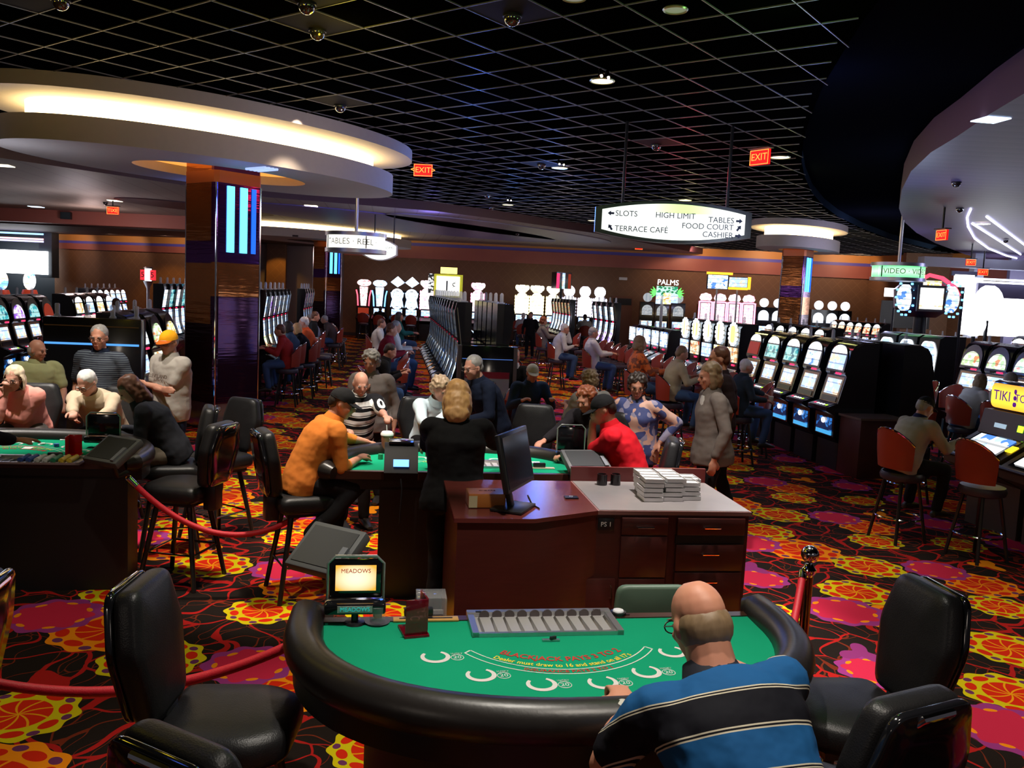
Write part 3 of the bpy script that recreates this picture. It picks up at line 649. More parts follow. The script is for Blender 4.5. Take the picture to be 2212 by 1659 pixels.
def rounded(pts, r=.04, n=4):
    out = []; N = len(pts)
    for i in range(N):
        p = Vector(pts[i]); a = (Vector(pts[i-1])-p).normalized(); c = (Vector(pts[(i+1) % N])-p).normalized()
        for k in range(n+1):
            t = k/n; A = p+a*r; C_ = p+c*r; out.append(tuple((1-t)**2*A+2*t*(1-t)*p+t*t*C_))
    return out
def game_stool(label='x', loc=(0, 0, 0), rz=0):
    t = thing('game_stool', label, 'stool', loc, rz)
    b = B(); S = rounded([(-.235, -.23), (.235, -.23), (.25, .12), (.16, .25), (-.16, .25), (-.25, .12)], .06)
    R = Matrix(((1, 0, 0), (0, 0, 1), (0, 1, 0))); pad(b, S, .13, .05, .012, R, (0, 0, .725)); b.done('seat', LEATH, t)
    b = B(); O = rounded([(-.16, -.24), (.16, -.24), (.225, .04), (.165, .25), (-.165, .25), (-.225, .04)], .05)
    Rb = Euler((rad(9), 0, 0)).to_matrix(); pad(b, O, .10, .045, .012, Rb, (0, -.275, 1.02)); b.done('backrest', LEATH, t)
    b = B(); O2 = [(x*.96, z*.97) for x, z in O]; pad(b, O2, .03, .01, 0, Rb, (0, -.335, 1.02)); b.done('back_shell', BLKG, t)
    b = B(); b.box((0, -.25, .70), (.12, .10, .22), bev=.01); b.done('back_bracket', DKMET, t)
    b = B(); b.tube([(-.07, -.355, 1.20), (-.06, -.39, 1.24), (.06, -.39, 1.24), (.07, -.355, 1.20)], .012, 8); b.done('pull_handle', CHROME, t)
    b = B(); b.box((0, 0, .645), (.34, .34, .03)); b.done('seat_plate', BLK, t)
    for sx in (-1, 1):
        for sy in (-1, 1):
            b = B(); b.tube([(sx*.13, sy*.13, .65), (sx*.23, sy*.23, 0)], [.022, .018], 8); b.done('leg', mat('black_painted_steel', (.012, .012, .012), .3), t)
    b = B(); k = .19; b.tube([(-k, -k, .26), (k, -k, .26), (k, k, .26), (-k, k, .26), (-k, -k, .26)], .010, 6); b.done('foot_rail', CHROME, t)
    return t
gs = game_stool('black padded stool beside the rope left of the foreground table', (-.98, 3.05, 0), rad(-88))
def gstool(x, y, rz, label): return dup(gs, (x, y, 0), rz, label)
gstool(-.60, 2.24, rad(-29), 'black stool at the bottom left corner, mostly below the picture')
gstool(-2.16, 2.93, rad(100), 'black stool at the far left edge, only a sliver in view')
gstool(1.40, 3.36, rad(98), 'black stool with tall back right of the foreground table')
gstool(1.04, 2.66, rad(27), 'black stool at the bottom right, behind the striped shirt man')
gstool(-2.50, 6.62, rad(80), 'empty black stool between the rope and the left table')
gstool(-2.62, 7.75, rad(150), 'black stool with tall back behind the woman in the black jacket')
gstool(.20, 8.25, rad(172), 'black stool with high back left of the curly haired women')
# empty stool seen from behind between tables
# ---------------------------------------------------------------- stanchion and velvet ropes
ROPE = nmat('red_velvet', lambda: (emix((.45, .003, .012), (.62, .006, .02), enoise(coords()[0], 60, 2)), (enoise(coords()[0], 200, 1), .3, .003)), .6)
t = thing('rope_stanchion', 'chrome ball-top stanchion right of the foreground table', 'stanchion', (1.69, 4.72, 0))
b = B(); b.lathe([(.16, 0), (.16, .012), (.10, .03), (.03, .05)], n=28); b.done('base', CHROME, t)
b = B(); b.cyl((0, 0, .04), (0, 0, .90), .027, n=20); b.done('post', mat('dark_chrome_post', (.30, .18, .12), .14, 1), t)
b = B(); b.lathe([(.027, .86), (.04, .885), (.043, .90), (.03, .915), (.022, .935)], n=20); b.done('collar', CHROME, t)
b = B(); b.ell((0, 0, .985), (.05, .05, .05)); b.done('ball', CHROME, t)
def rope(label, p0, p1, sag):
    t = thing('velvet_rope', label, 'rope', (0, 0, 0)); p0, p1 = Vector(p0), Vector(p1); n = 28
    P = [p0.lerp(p1, k/n)-Vector((0, 0, 4*sag*(k/n)*(1-k/n))) for k in range(n+1)]
    b = B(); b.tube(P[1:-1], .021, 10); b.done('rope', ROPE, t)
    for a, c in ((P[0], P[1]), (P[-1], P[-2])):
        b = B(); b.tube([a, a.lerp(c, .6), c], .024, 10); b.done('end_ferrule', CHROME, t)
        b = B(); b.torus(a, .02, .005, 14, 5, 'y'); b.done('hook', CHROME, t)
    return t
rope('red velvet rope sagging between the left and middle tables', at(278, 1033, .90), at(738, 1036, .90), .42)
rope('red velvet rope in the lower left behind the black stool', at(-180, 1430, .80), at(648, 1384, .86), .17)
rope('short red velvet rope hanging from the chrome stanchion', (1.66, 4.72, .885), (1.27, 3.86, .84), .22)
b = B(); b.tube([(1.27, 3.80, .88), (1.27, 3.86, .84)], .008, 6); tag(b.done('rope_hook', CHROME), 'chrome hook at the rear right corner of the foreground table', 'hook')

# ---------------------------------------------------------------- pit desk
MAH = nmat('dark_mahogany', lambda: (lambda o, x, y, z: emix((.058, .012, .010), (.085, .020, .015), enoise(vec(x*2, y*2, z*20), 3, 3)))(*coords()), .30)
TOPM = nmat('mahogany_top', lambda: (lambda o, x, y, z: emix((.10, .020, .018), (.14, .03, .024), enoise(vec(x*3, y*14, z), 3, 3)))(*coords()), .22)
dk = thing('pit_desk', 'dark mahogany pit desk with steel counter and drawers', 'desk', (.55, 5.16, 0), UA)
# local: x along the front, y towards the back
b = B(); b.box((.48, .40, .53), (.96, .80, 1.04)); b.prism([(0, 0), (0, .80), (-.86, .80), (-.86, -.20), (-.42, -.20)], .05, 1.045); b.prism([(0, .05), (0, .75), (-.8, .75), (-.8, -.15), (-.42, -.15)], 0, .05)
b.done('desk_body', MAH, dk)
b = B(); b.prism([(.0, -.015), (0, .80), (-.88, .80), (-.88, -.22), (-.42, -.22)], 1.045, 1.07); b.done('wood_top', TOPM, dk)
b = B(); b.box((.485, .392, 1.058), (.97, .815, .024)); b.done('top_edge', mat('pale_edge', (.30, .16, .15), .35), dk)
def steel_top():
    o, x, y, z = coords(); n = enoise(o, 2.6, 4); return emix((.20, .19, .20), (.42, .37, .35), n)
b = B(); b.box((.485, .392, 1.0715), (.95, .795, .004)); b.done('steel_counter', nmat('brushed_steel_counter', steel_top, .35, .25), dk)
b = B(); b.box((.485, .815, 1.09), (.97, .025, .16)); b.done('backboard', mat('red_mahogany', (.12, .02, .018), .35), dk)
def front(name, x0, x1, z0, z1, handle=True, door=None):
    b = B(); b.box(((x0+x1)/2, -.012, (z0+z1)/2), (x1-x0, .024, z1-z0), bev=.003); o = b.done(name, MAH, dk)
    if handle:
        xc = (x0+x1)/2; zc = z1-.055; b = B()
        if door: xc = x1-.03 if door > 0 else x0+.03; b.tube([(xc, -.02, z1-.04), (xc, -.045, z1-.05), (xc, -.045, z1-.11), (xc, -.02, z1-.12)], .005, 6)
        else: b.tube([(xc-.05, -.02, zc), (xc-.05, -.045, zc), (xc+.05, -.045, zc), (xc+.05, -.02, zc)], .006, 6)
        b.done('handle', CHROME, o)
front('drawer', .15, .44, .925, 1.03); front('door', .15, .44, .66, .915, False); front('drawer', .50, .93, .925, 1.03); front('drawer', .50, .93, .70, .865); front('door', -.10, .13, .12, .65, True, 1); front('door', .15, .44, .12, .65, True, -1); front('drawer', .50, .93, .40, .69)
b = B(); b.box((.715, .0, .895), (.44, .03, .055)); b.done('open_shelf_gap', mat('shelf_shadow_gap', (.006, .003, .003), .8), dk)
pl_ = thing('desk_plaque', 'black PS 1 plaque fixed on the front of the pit desk', 'sign', (0, 0, 0))
pl_.location = Vector((.55, 5.16, .985))+u*.055-v*.006; pl_.rotation_euler = (0, 0, UA)
b = B(); b.box((0, 0, 0), (.10, .010, .075), bev=.002); b.done('plaque_plate', BLK, pl_)
textobj('plaque_text', [('PS 1', .040, Matrix.Translation((0, -.007, 0)) @ Matrix.Rotation(pi/2, 4, 'X'))], WHT, pl_)
def ondesk(px, py, z=1.0735): return at(px, py, z)
# acrylic chip racks in piles
RACK = mat('frosted_clear_rack', (1, .97, .98), .3, alpha=.93, spec=.5)
ri = 0; WHERE = {0: 'left', 1: 'middle', 2: 'right', 3: 'far right'}
p0 = ondesk(1415, 1078)
for s_i, (dx, dy, nst) in enumerate(((0, 0, 5), (.135, .02, 5), (.26, .05, 4), (.02, .17, 5), (.15, .18, 5), (.29, .16, 4))):
    for k in range(nst):
        q = p0 + u*(dx-.03) + v*dy + u*random.uniform(-.012, .012); z = 1.075+k*.030
        if ri == 0:
            r = thing('chip_rack', '', 'rack', q, UA)
            b = B(); b.box((0, 0, .010), (.120, .165, .018)); b.done('rack_floor', RACK, r)
            b = B()
            for sx in (-1, 1): b.box((sx*.061, 0, .013), (.003, .17, .024))
            for sy in (-1, 0, 1): b.box((0, sy*.083, .013), (.125, .003, .024))
            b.done('rack_wall', RACK, r); RK = r
        else: r = dup(RK, (q.x, q.y, z), UA+random.uniform(-.04, .04))
        r.location = (q.x, q.y, z)
        r['group'] = 'clear chip racks piled on the steel counter'
        r['label'] = '%s clear acrylic chip rack in the %s %s pile on the steel counter' % (('bottom', 'second lowest', 'middle', 'upper', 'topmost')[k if nst == 5 else (0, 1, 3, 4)[k]], 'front' if s_i < 3 else 'rear', WHERE[s_i % 3]); ri += 1
for i, (px, lab) in enumerate(((1300, 'left one of two dark plastic cups on the steel counter'), (1329, 'right one of two dark plastic cups on the steel counter'))):
    p = ondesk(px, 1047); b = B(); b.lathe([(.036, 0), (.034, .075), (.030, .075), (.030, .01)], n=20); o = b.done('dark_cup', mat('smoked_plastic', (.02, .016, .018), .15)); o.location = p; tag(o, lab, 'cup')
p = ondesk(1234, 1075); t = thing('name_plaque', 'small black plaque with white lettering lying on the desk', 'sign', p, UA)
b = B(); b.box((0, 0, .003), (.085, .06, .006)); b.done('plaque_plate', BLK, t); textobj('plaque_text', [('PS', .025, Matrix.Translation((0, .008, .0065))), ('1', .014, Matrix.Translation((0, -.015, .0065)))], WHT, t)
p = ondesk(1048, 1090); t = thing('wooden_box', 'orange wooden cigar box standing on the desk', 'box', p, UA+rad(2))
b = B(); b.box((0, 0, .04), (.22, .16, .08), bev=.003); b.done('box_body', nmat('orange_wood', lambda: emix((.55, .20, .04), (.42, .13, .025), enoise(coords()[0], 14, 3)), .4), t)
b = B(); b.box((-.085, -.082, .037), (.05, .003, .07)); b.done('paper_seal', mat('cream_paper', (.62, .55, .32), .6), t); b = B(); b.box((0, 0, .081), (.215, .155, .004)); b.done('box_lid', mat('orange_wood_lid', (.60, .22, .05), .35), t)
textobj('lid_mark', [('CIGARS', .03, Matrix.Translation((.01, .01, .0835)))], mat('dark_ink', (.15, .03, .01)), t)
p = ondesk(1108, 1098); t = thing('desk_monitor', 'black flat monitor on its stand at the left end of the desk', 'monitor', p, UA+rad(62))
b = B(); b.box((0, 0, .008), (.26, .20, .016), bev=.004); b.done('monitor_foot', BLK, t); b = B(); b.box((0, .04, .12), (.05, .03, .22), rx=rad(-14), bev=.004); b.done('monitor_neck', BLK, t)
b = B(); b.box((0, 0, .30), (.46, .035, .34), rx=rad(-12), bev=.006); o = b.done('monitor_case', BLK, t); b = B(); b.box((0, -.019, .304), (.42, .004, .30), rx=rad(-12)); b.done('monitor_screen', mat('glossy_dead_screen', (.015, .02, .03), .1), o)
b = B(); q = ondesk(1140, 1070); b.tube([q, ondesk(1150, 1090), ondesk(1165, 1098)], .004, 5); tag(b.done('cable', BLK), 'thin black cable lying beside the desk monitor', 'cable')
# chair back standing behind the foreground table
p = at(1380, 1300, .98); t = thing('pit_chair', 'low pit chair with green-grey back behind the foreground table', 'chair', (.78, 4.42, 0), UA+pi)
b = B(); O = rounded([(-.22, -.24), (.22, -.24), (.19, .16), (-.19, .16)], .05); pad(b, O, .05, .02, .004, None, (0, 0, .71)); b.done('backrest', mat('green_grey_vinyl', (.10, .16, .11), .45), t)
b = B(); pad(b, rounded([(-.23, -.22), (.23, -.22), (.23, .22), (-.23, .22)], .06), .08, .03, .01, Matrix(((1, 0, 0), (0, 0, 1), (0, 1, 0))), (0, .26, .36)); b.done('seat', LEATH, t)
b = B(); b.tube([(0, .0, .46), (0, .05, .34), (0, .2, .33)], .02, 8); b.done('back_bracket', DKMET, t)
for sx in (-1, 1):
    for sy in (0, 1): b = B(); b.tube([(sx*.16, .1+sy*.3, .33), (sx*.22, .05+sy*.42, 0)], .015, 8); b.done('leg', BLK, t)
p = at(965, 1290, .55); t = thing('floor_trash_bin', 'dark bin standing behind the foreground table by the desk', 'bin', (-.33, 4.75-.55, 0), UA)
b = B(); b.box((0, 0, .22), (.22, .26, .44), bev=.01); b.done('bin_body', mat('brown_bin', (.035, .022, .012), .4), t); b = B(); b.box((0, 0, .445), (.20, .24, .012)); b.done('bin_rim', BLKG, t)
# ================================================================ slot machines
def scr(name, A, Bc, Cc, es, sc=9, dark=.0):
    def f():
        oc, x, y, z = coords(); oi = E.nt.nodes.new('ShaderNodeObjectInfo'); rn = E(oi.outputs['Random'])
        vv = vec(x*sc+rn*37, rn*11, z*sc*1.3+rn*5)
        c1 = evor(vv, 1.0, 'F1', 0); n = enoise(vv, .7, 2)
        g = efrac(z*7+.3) < .12
        c = emix(A, Bc, (c1 > .42)); c = emix(c, Cc, n > .60); return emix(c, (dark, dark, dark*1.5), E.op('MULTIPLY', g, .5))
    return smat('screen_'+name, f, es)
S_W = scr('white', (.82, .90, 1), (.45, .62, 1), (.85, .62, .45), 1.6)
S_BW = scr('blue_white', (.55, .75, 1), (.95, .98, 1), (.10, .28, .9), 1.4)
S_TEAL = scr('teal', (.06, .55, .62), (.5, .95, .95), (.03, .22, .35), .9)
S_RED = scr('red', (1, .25, .2), (1, .85, .8), (.8, .05, .1), 1.2)
S_GRN = scr('green', (.55, .9, .4), (.9, 1, .75), (.85, .3, .12), 1.3)
S_YEL = scr('yellow', (1, .85, .3), (1, .98, .8), (.9, .4, .1), 1.3)
S_ORG = scr('orange', (1, .5, .2), (1, .9, .7), (.7, .12, .05), 1.1)
S_PUR = scr('violet', (.55, .35, 1), (.95, .9, 1), (.3, .1, .7), 1.3)
S_PAY = scr('paytable', (.35, .75, .35), (.8, .25, .12), (.2, .35, .6), .8, 14)
BELLY = smat('blue_belly_glass', lambda: (lambda o, x, y, z: emix(emix((.004, .02, .08), (.03, .22, .7), enoise(o, 9, 2) > .56), (.08, .5, 1), z < .56))(*coords()), .9)
BELLYW = mat('white_belly_glass', (.5, .5, .5), em=(.6, .75, 1), es=1.6)
REDLED = mat('red_led', (1, .0, .05), em=(1, .02, .08), es=3, sample=False); GRNLED = mat('green_led', (.4, 1, 0), em=(.35, 1, .02), es=3, sample=False)
WLED = mat('white_lamp', (1, 1, 1), em=(.9, .95, 1), es=4, sample=False); GLASS = mat('lamp_glass', (.75, .78, .85), .08, alpha=.5, spec=1)
CAB = mat('slot_cabinet_black', (.010, .010, .013), .22, coat=.4); CABT = mat('slot_cabinet_grey', (.10, .09, .09), .25, .5)
def lamp_top(t, z, y=.05, s=1):
    b = B(); b.lathe([(.05*s, z), (.05*s, z+.015), (.022*s, z+.02)], (0, y, 0), 10)
    b.lathe([(.028*s, z+.02), (.026*s, z+.13*s), (.012*s, z+.15*s)], (0, y, 0), 10); b.done('service_lamp', GLASS, t)
def arch(w_, z0, z1, n=10):
    r = w_/2; P = [(-r, z0), (r, z0)]; zc = max(z0, z1-r)
    return P+[(r*cos(pi*k/n), zc+(z1-zc)*sin(pi*k/n)) for k in range(n+1)]
def panel(name, P, m, t, y0, z0, tilt, th=.01, par=None):     # outline x,z on a plane leaning back by tilt, bottom at y0,z0
    R = Matrix.Rotation(-tilt, 3, 'X'); b = B()
    b.loft([[Vector((0, y0, z0))+R @ Vector((x, d, z)) for x, z in P] for d in (-th, 0)]); return b.done(name, m, par or t)
def machine(kind, W=.60, name='slot_machine'):
    t = thing(name, kind, 'slot machine'); w_ = W-.04; h = w_/2
    R_ = lambda a, c: [(-a, 0), (a, 0), (a, c), (-a, c)]
    if kind in ('arch', 'plain', 'round'):
        zt = 1.86
        b = B(); b.box((0, .02, .20), (W, .50, .40)); b.done('plinth', mat('plinth_black', (.012, .008, .008), .5), t)
        b = B(); b.xprism([(-.22, .40), (-.30, .48), (-.31, .80), (-.44, .86), (-.44, .91), (-.27, .97), (-.17, 1.36), (-.20, 1.40), (-.13, 1.72), (-.06, 1.82), (.06, zt), (.30, zt), (.30, .40)], -h, h); b.done('cabinet', CAB, t)
        b = B(); b.xprism([(-.05, 1.815), (.06, 1.868), (.22, 1.868), (.22, 1.84), (.06, 1.84), (-.05, 1.78)], -h-.004, h+.004); b.done('roof_trim', CABT, t)
        panel('belly_glass', R_(h*.80, .27), BELLY, t, -.305, .50, rad(1.5)); panel('belly_emblem', [(.05*cos(k*pi/5), .06+.04*sin(k*pi/5)) for k in range(10)], WLED, t, -.322, .64, 0)
        b = B(); b.xprism([(-.435, .912), (-.28, .966), (-.28, .974), (-.435, .92)], -h*.85, h*.85); o = b.done('button_deck', mat('deck_grey', (.10, .10, .12), .3, .4), t)
        for i in range(5): b = B(); b.box((-h*.6+i*h*.3, -.40+.02, .935), (.045, .03, .012), rx=.33); b.done('button', (REDLED, WLED, WLED, WLED, GRNLED)[i], o)
        a1 = atan2(.10, .39)
        if kind == 'round':
            panel('main_screen', arch(w_*.9, 0, .40), S_BW, t, -.28, .97+.02, a1)
        else:
            panel('screen_surround', R_(h*.86, .385), mat('bronze_trim', (.35, .24, .12), .3, .8), t, -.268, .972, a1, .006); panel('main_screen', R_(h*.68, .23), S_W, t, -.240, 1.085, a1, .014)
            panel('payout_window', R_(h*.75, .075), mat('dark_window', (.03, .02, .02), .2), t, -.268, .985, a1, .014)
        panel('red_display', R_(.07, .025), REDLED, t, -.212+.0, 1.385, 0, .012).location.x = h*.45
        panel('bill_slot', R_(.05, .04), CABT, t, -.212, 1.38, 0, .012).location.x = -h*.2
        a2 = atan2(.07, .32)
        panel('top_surround', arch(w_*.92, 0, .40), CABT if kind != 'round' else WLED, t, -.205, 1.425, a2, .006); panel('top_screen', arch(w_*.78, 0, .255) if kind == 'plain' else R_(h*.74, .22), S_TEAL, t, -.205, 1.45, a2, .014)
        if kind == 'arch': panel('top_arch_light', [(w_*.35*cos(pi*k/10), .115*sin(pi*k/10)) for k in range(11)], WLED, t, -.155, 1.69, a2, .014)
        lamp_top(t, zt, .12)
    elif kind in ('sun', 'fig'):
        sun = kind == 'sun'; zt = 1.95 if sun else 1.62
        b = B(); b.xprism([(-.2, 0), (-.2, .55), (-.48, .80), (-.50, .86), (-.20, 1.02), (-.10, 1.06), (-.08, zt-.1), (0, zt), (.28, zt), (.28, 0)], -h, h); b.done('cabinet', CAB, t)
        a = atan2(.16, .30)
        R2 = Matrix.Rotation(-rad(62), 3, 'X')
        panel('slanted_deck', R_(h*.85, .26), mat('deck_dark', (.05, .055, .07), .25, .3), t, -.47, .875, rad(62), .008)
        panel('deck_screen', R_(h*.45, .17), mat('deck_lit', (.1, .1, .12), em=(.25, .35, .5), es=.5), t, -.43, .90, rad(62), .012)
        panel('deck_light', [(.02*cos(k*pi/5)+h*.6, .09+.07*sin(k*pi/5)) for k in range(10)], WLED, t, -.46, .885, rad(62), .014)
        if sun:
            panel('main_screen', R_(h*.86, .28), S_W, t, -.10, 1.20, 0, .02); panel('red_display', R_(.06, .03), REDLED, t, -.10, 1.13, 0, .015).location.x = h*.3
            b = B(); b.lathe([(.17, 0), (.17, .02)], n=20); o = b.done('wheel_face', S_YEL, t); o.rotation_euler = (pi/2, 0, 0); o.location = (0, -.10, 1.74)
            b = B()
            for k in range(14):
                c = (cos(2*pi*k/14)*.20, -.11, 1.74+sin(2*pi*k/14)*.20); b.ell(c, (.04, .02, .04), None, 8, 5)
            b.done('petal_lights', mat('petal_light', (1, 1, 1), em=(.75, .88, 1), es=3, sample=False), t)
        else:
            panel('main_screen', R_(h*.9, .36), S_BW, t, -.10, 1.20, 0, .02)
            b = B(); b.ell((0, -.125, 1.38), (.07, .006, .13), None, 10, 7); b.ell((0, -.125, 1.27), (.10, .006, .03), None, 10, 7); b.done('lit_figure', WLED, t)
            panel('display', R_(.06, .03), REDLED, t, -.10, 1.12, 0, .015)
        lamp_top(t, zt, .1, .9)
    elif kind == 'tall':
        b = B(); b.xprism([(-.16, 0), (-.17, .55), (-.42, .80), (-.42, .86), (-.24, .95), (-.16, 1.2), (-.13, 1.6), (-.20, 2.05), (-.18, 2.18), (0, 2.18), (0, 0)], -h, h); b.done('cabinet', CAB, t)
        b = B(); b.xprism([(-.41, .865), (-.26, .94), (-.26, .955), (-.41, .88)], -h*.85, h*.85); b.done('button_deck', mat('deck_silver', (.4, .42, .48), .25, .6), t)
        panel('main_screen', R_(h*.8, .30), S_BW, t, -.23, .99, rad(14), .012); panel('middle_screen', R_(h*.8, .32), S_W, t, -.155, 1.26, rad(4), .012)
        panel('top_screen', R_(h*.8, .40), S_PUR, t, -.135, 1.65, rad(-8), .014); panel('red_display', R_(.05, .02), REDLED, t, -.15, 1.60, 0, .016)
        for sx in (-1, 1): b = B(); b.xprism([(-.40, .95), (-.29, 1.0), (-.205, 1.25), (-.185, 1.6), (-.25, 2.05), (-.22, 2.18), (-.1, 2.18), (-.1, .95)], sx*h-.012, sx*h+.012); b.done('side_fin', BLKG, t)
        b = B(); b.tube([(h+.01, -.43, .86), (h+.01, -.25, .98), (h+.01, -.15, 1.3), (h+.01, -.14, 1.6), (h+.01, -.21, 2.1)], .008, 5); b.done('edge_trim', CHROME, t)
        lamp_top(t, 2.18, -.09, 1)
    elif kind == 'slant':
        b = B(); b.xprism([(-.15, 0), (-.15, .55), (-.48, .70), (-.50, .80), (-.10, 1.04), (-.04, 1.30), (.22, 1.30), (.30, 0)], -h, h); b.done('cabinet', mat('bronze_grey_console', (.10, .075, .055), .35, .3), t)
        panel('console_frame', R_(h*.8, .40), BLKG, t, -.455, .835, rad(60), .006); panel('main_screen', R_(h*.66, .33), S_BW, t, -.43, .86, rad(60), .012)
        panel('side_buttons', R_(.045, .10), mat('yellow_lit', (1, .7, 0), em=(1, .7, .02), es=2), t, -.30, .93, rad(60), .013).location.x = h*.88
        b = B(); b.tube([(-h, -.49, .80), (h, -.49, .80)], .025, 8); b.done('arm_rest', BLK, t)
        panel('meter_window', R_(.09, .05), mat('meter_lit', (.4, .5, .6), em=(.4, .55, .65), es=.8), t, -.075, 1.12, rad(10), .012).location.x = -h*.2
        panel('green_display', R_(.04, .07), GRNLED, t, -.075, 1.12, rad(10), .012).location.x = h*.55
        # topper
        b = B(); b.box((0, .08, 1.46), (w_*1.0, .12, .34), bev=.05); b.done('topper_case', BLKG, t)
        P = rounded([(-h*.93, .0), (h*.93, .0), (h*.93, .27), (-h*.93, .27)], .08)
        panel('topper_sign', P, smat('tiki_sign', lambda: (lambda o, x, y, z: emix((1, .22, .02), (1, .80, .06), emin(eabs(z-1.45)*-6+1.1, 1)))(*coords()), 1.6), t, .015, 1.325, 0, .012)
        tt = textobj('topper_text', [('TIKI', .155, Matrix.Translation((-h*.5, -.001, 1.46)) @ Matrix.Rotation(pi/2, 4, 'X')), ('TORCH', .12, Matrix.Translation((h*.50, -.001, 1.46)) @ Matrix.Rotation(pi/2, 4, 'X'))], mat('violet_letters', (.12, .01, .30), em=(.16, .01, .4), es=.5), t)
        b = B()
        for k in range(3): b.ell((-.0, -.002, 1.39+.07*k), (.03-.004*k, .006, .03), None, 8, 5)
        b.done('carved_post', mat('violet_letters', (.12, .01, .30)), t)
    elif kind == 'wide':
        b = B(); b.xprism([(-.2, 0), (-.2, .55), (-.48, .78), (-.50, .86), (-.20, 1.05), (-.12, 1.08), (-.06, 1.84), (.05, 1.90), (.28, 1.9), (.28, 0)], -h, h); b.done('cabinet', CAB, t)
        P = rounded([(-h*.9, .02), (h*.9, .02), (h*.9, .42), (h*.5, .60), (-h*.5, .60), (-h*.9, .42)], .06)
        panel('screen_rim', P, WLED, t, -.115, 1.19, rad(4), .006); panel('main_screen', [(x*.88, .03+z*.90) for x, z in P], S_W, t, -.115, 1.19, rad(4), .012)
        panel('game_window', R_(h*.32, .28), scr('violet_window', (.3, .2, .45), (.1, .15, .4), (.6, .1, .1), 1), t, -.112, 1.33, rad(4), .022)
        panel('slanted_deck', R_(h*.7, .22), S_BW, t, -.46, .885, rad(60), .012); panel('red_display', R_(.07, .03), REDLED, t, -.12, 1.12, 0, .015).location.x = h*.3
    return t
def wall_machine(style):
    t = thing('slot_machine', style, 'slot machine')
    c = {'red': (1, .08, .12), 'blue': (.15, .45, 1), 'gold': (1, .85, .35), 'pink': (1, .25, .45), 'disc': (.6, .75, 1), 'diamond': (.35, .6, 1), 'crown': (1, .3, .5), 'arch': (.8, .75, 1), 'dark': (.4, .5, .6)}[style]
    edge = mat('neon_'+style, c, em=c, es=3.5); core = scr('core_'+style, (1, 1, 1), tuple(.45*a+.55 for a in c), tuple(.8*a+.2 for a in c), 1.9 if style != 'dark' else .6, 12)
    b = B(); b.xprism([(-.15, 0), (-.15, .75), (-.38, .9), (-.15, 1.05), (-.12, 1.1), (-.12, 2.2), (.25, 2.2), (.25, 0)], -.31, .31); b.done('cabinet', CAB, t)
    R_ = lambda a, c_: [(-a, 0), (a, 0), (a, c_), (-a, c_)]
    panel('main_screen', R_(.24, .26), S_W if style != 'red' else S_RED, t, -.125, 1.10, 0, .012)
    panel('red_display', R_(.1, .04), REDLED, t, -.125, 1.05, 0, .012)
    if style in ('red', 'blue'):
        panel('top_glass', [(-.12, 0), (.12, 0), (.19, .85), (-.19, .85)], core, t, -.125, 1.45, 0, .02)
        for s in (-1, 1): b = B(); b.tube([(s*.24, -.16, 1.45), (s*.27, -.16, 1.9), (s*.33, -.16, 2.15)], .03, 6); b.done('neon_side', edge, t)
        b = B(); b.ell((0, -.08, 2.47), (.32, .10, .16), None, 14, 7); b.done('topper', core, t)
    elif style in ('diamond',):
        for z, r in ((2.0, .29), (1.62, .27)): b = B(); b.torus((0, -.15, z), r*.8, .05, 20, 6, 'y'); b.ell((0, -.14, z), (r*.6, .03, r*.6), None, 12, 6); b.done('glowing_ring', core, t)
        b = B(); b.loft([[Vector((x, y, z)) for x, z in ((-.31, 2.55), (0, 2.34), (.31, 2.55), (0, 2.82))] for y in (-.16, .0)]); b.done('topper', core, t)
        for s in (-1, 1): b = B(); b.tube([(s*.28, -.14, 1.45), (s*.20, -.14, 1.8), (s*.28, -.14, 2.1)], .022, 6); b.done('neon_side', edge, t)
    elif style in ('gold', 'crown', 'arch'):
        P = arch(.56, 0, .95); panel('top_glass', P, core, t, -.125, 1.42, 0, .02)
        b = B()
        for s in (-1, 1):
            b = B(); b.lathe([((.038 if j % 2 else .018), 1.40+.07*j) for j in range(13)], (s*.29, -.15, 0), 8); b.done('bulb_edge', edge, t)
        b = B(); b.ell((0, -.1, 2.52), (.26, .08, .20 if style != 'arch' else .26), None, 14, 7)
        if style != 'arch':
            for s in (-1, 1): b.ell((s*.22, -.1, 2.58), (.10, .06, .13), None, 10, 6)
        b.done('topper', core, t)
    elif style == 'pink':
        panel('top_glass', R_(.21, .85), core, t, -.125, 1.42, 0, .02)
        for s in (-1, 1): b = B(); b.box((s*.28, -.14, 1.87), (.06, .05, .95)); b.done('neon_side', edge, t)
        b = B(); b.loft([[Vector((x, y, z)) for x, z in ((-.2, 2.38), (.2, 2.38), (.27, 2.5), (.2, 2.66), (0, 2.72), (-.2, 2.66), (-.27, 2.5))] for y in (-.14, .0)]); b.done('topper', core, t)
        b = B(); b.box((0, -.1, 2.33), (.5, .1, .06)); b.done('topper_base', edge, t)
    else:
        b = B(); b.lathe([(.20, 0), (.20, .06)], n=18); o = b.done('topper', core, t); o.rotation_euler = (pi/2, 0, 0); o.location = (0, -.06, 2.40)
        panel('top_glass', arch(.46, 0, .45), core, t, -.125, 1.62, 0, .02)
    return t
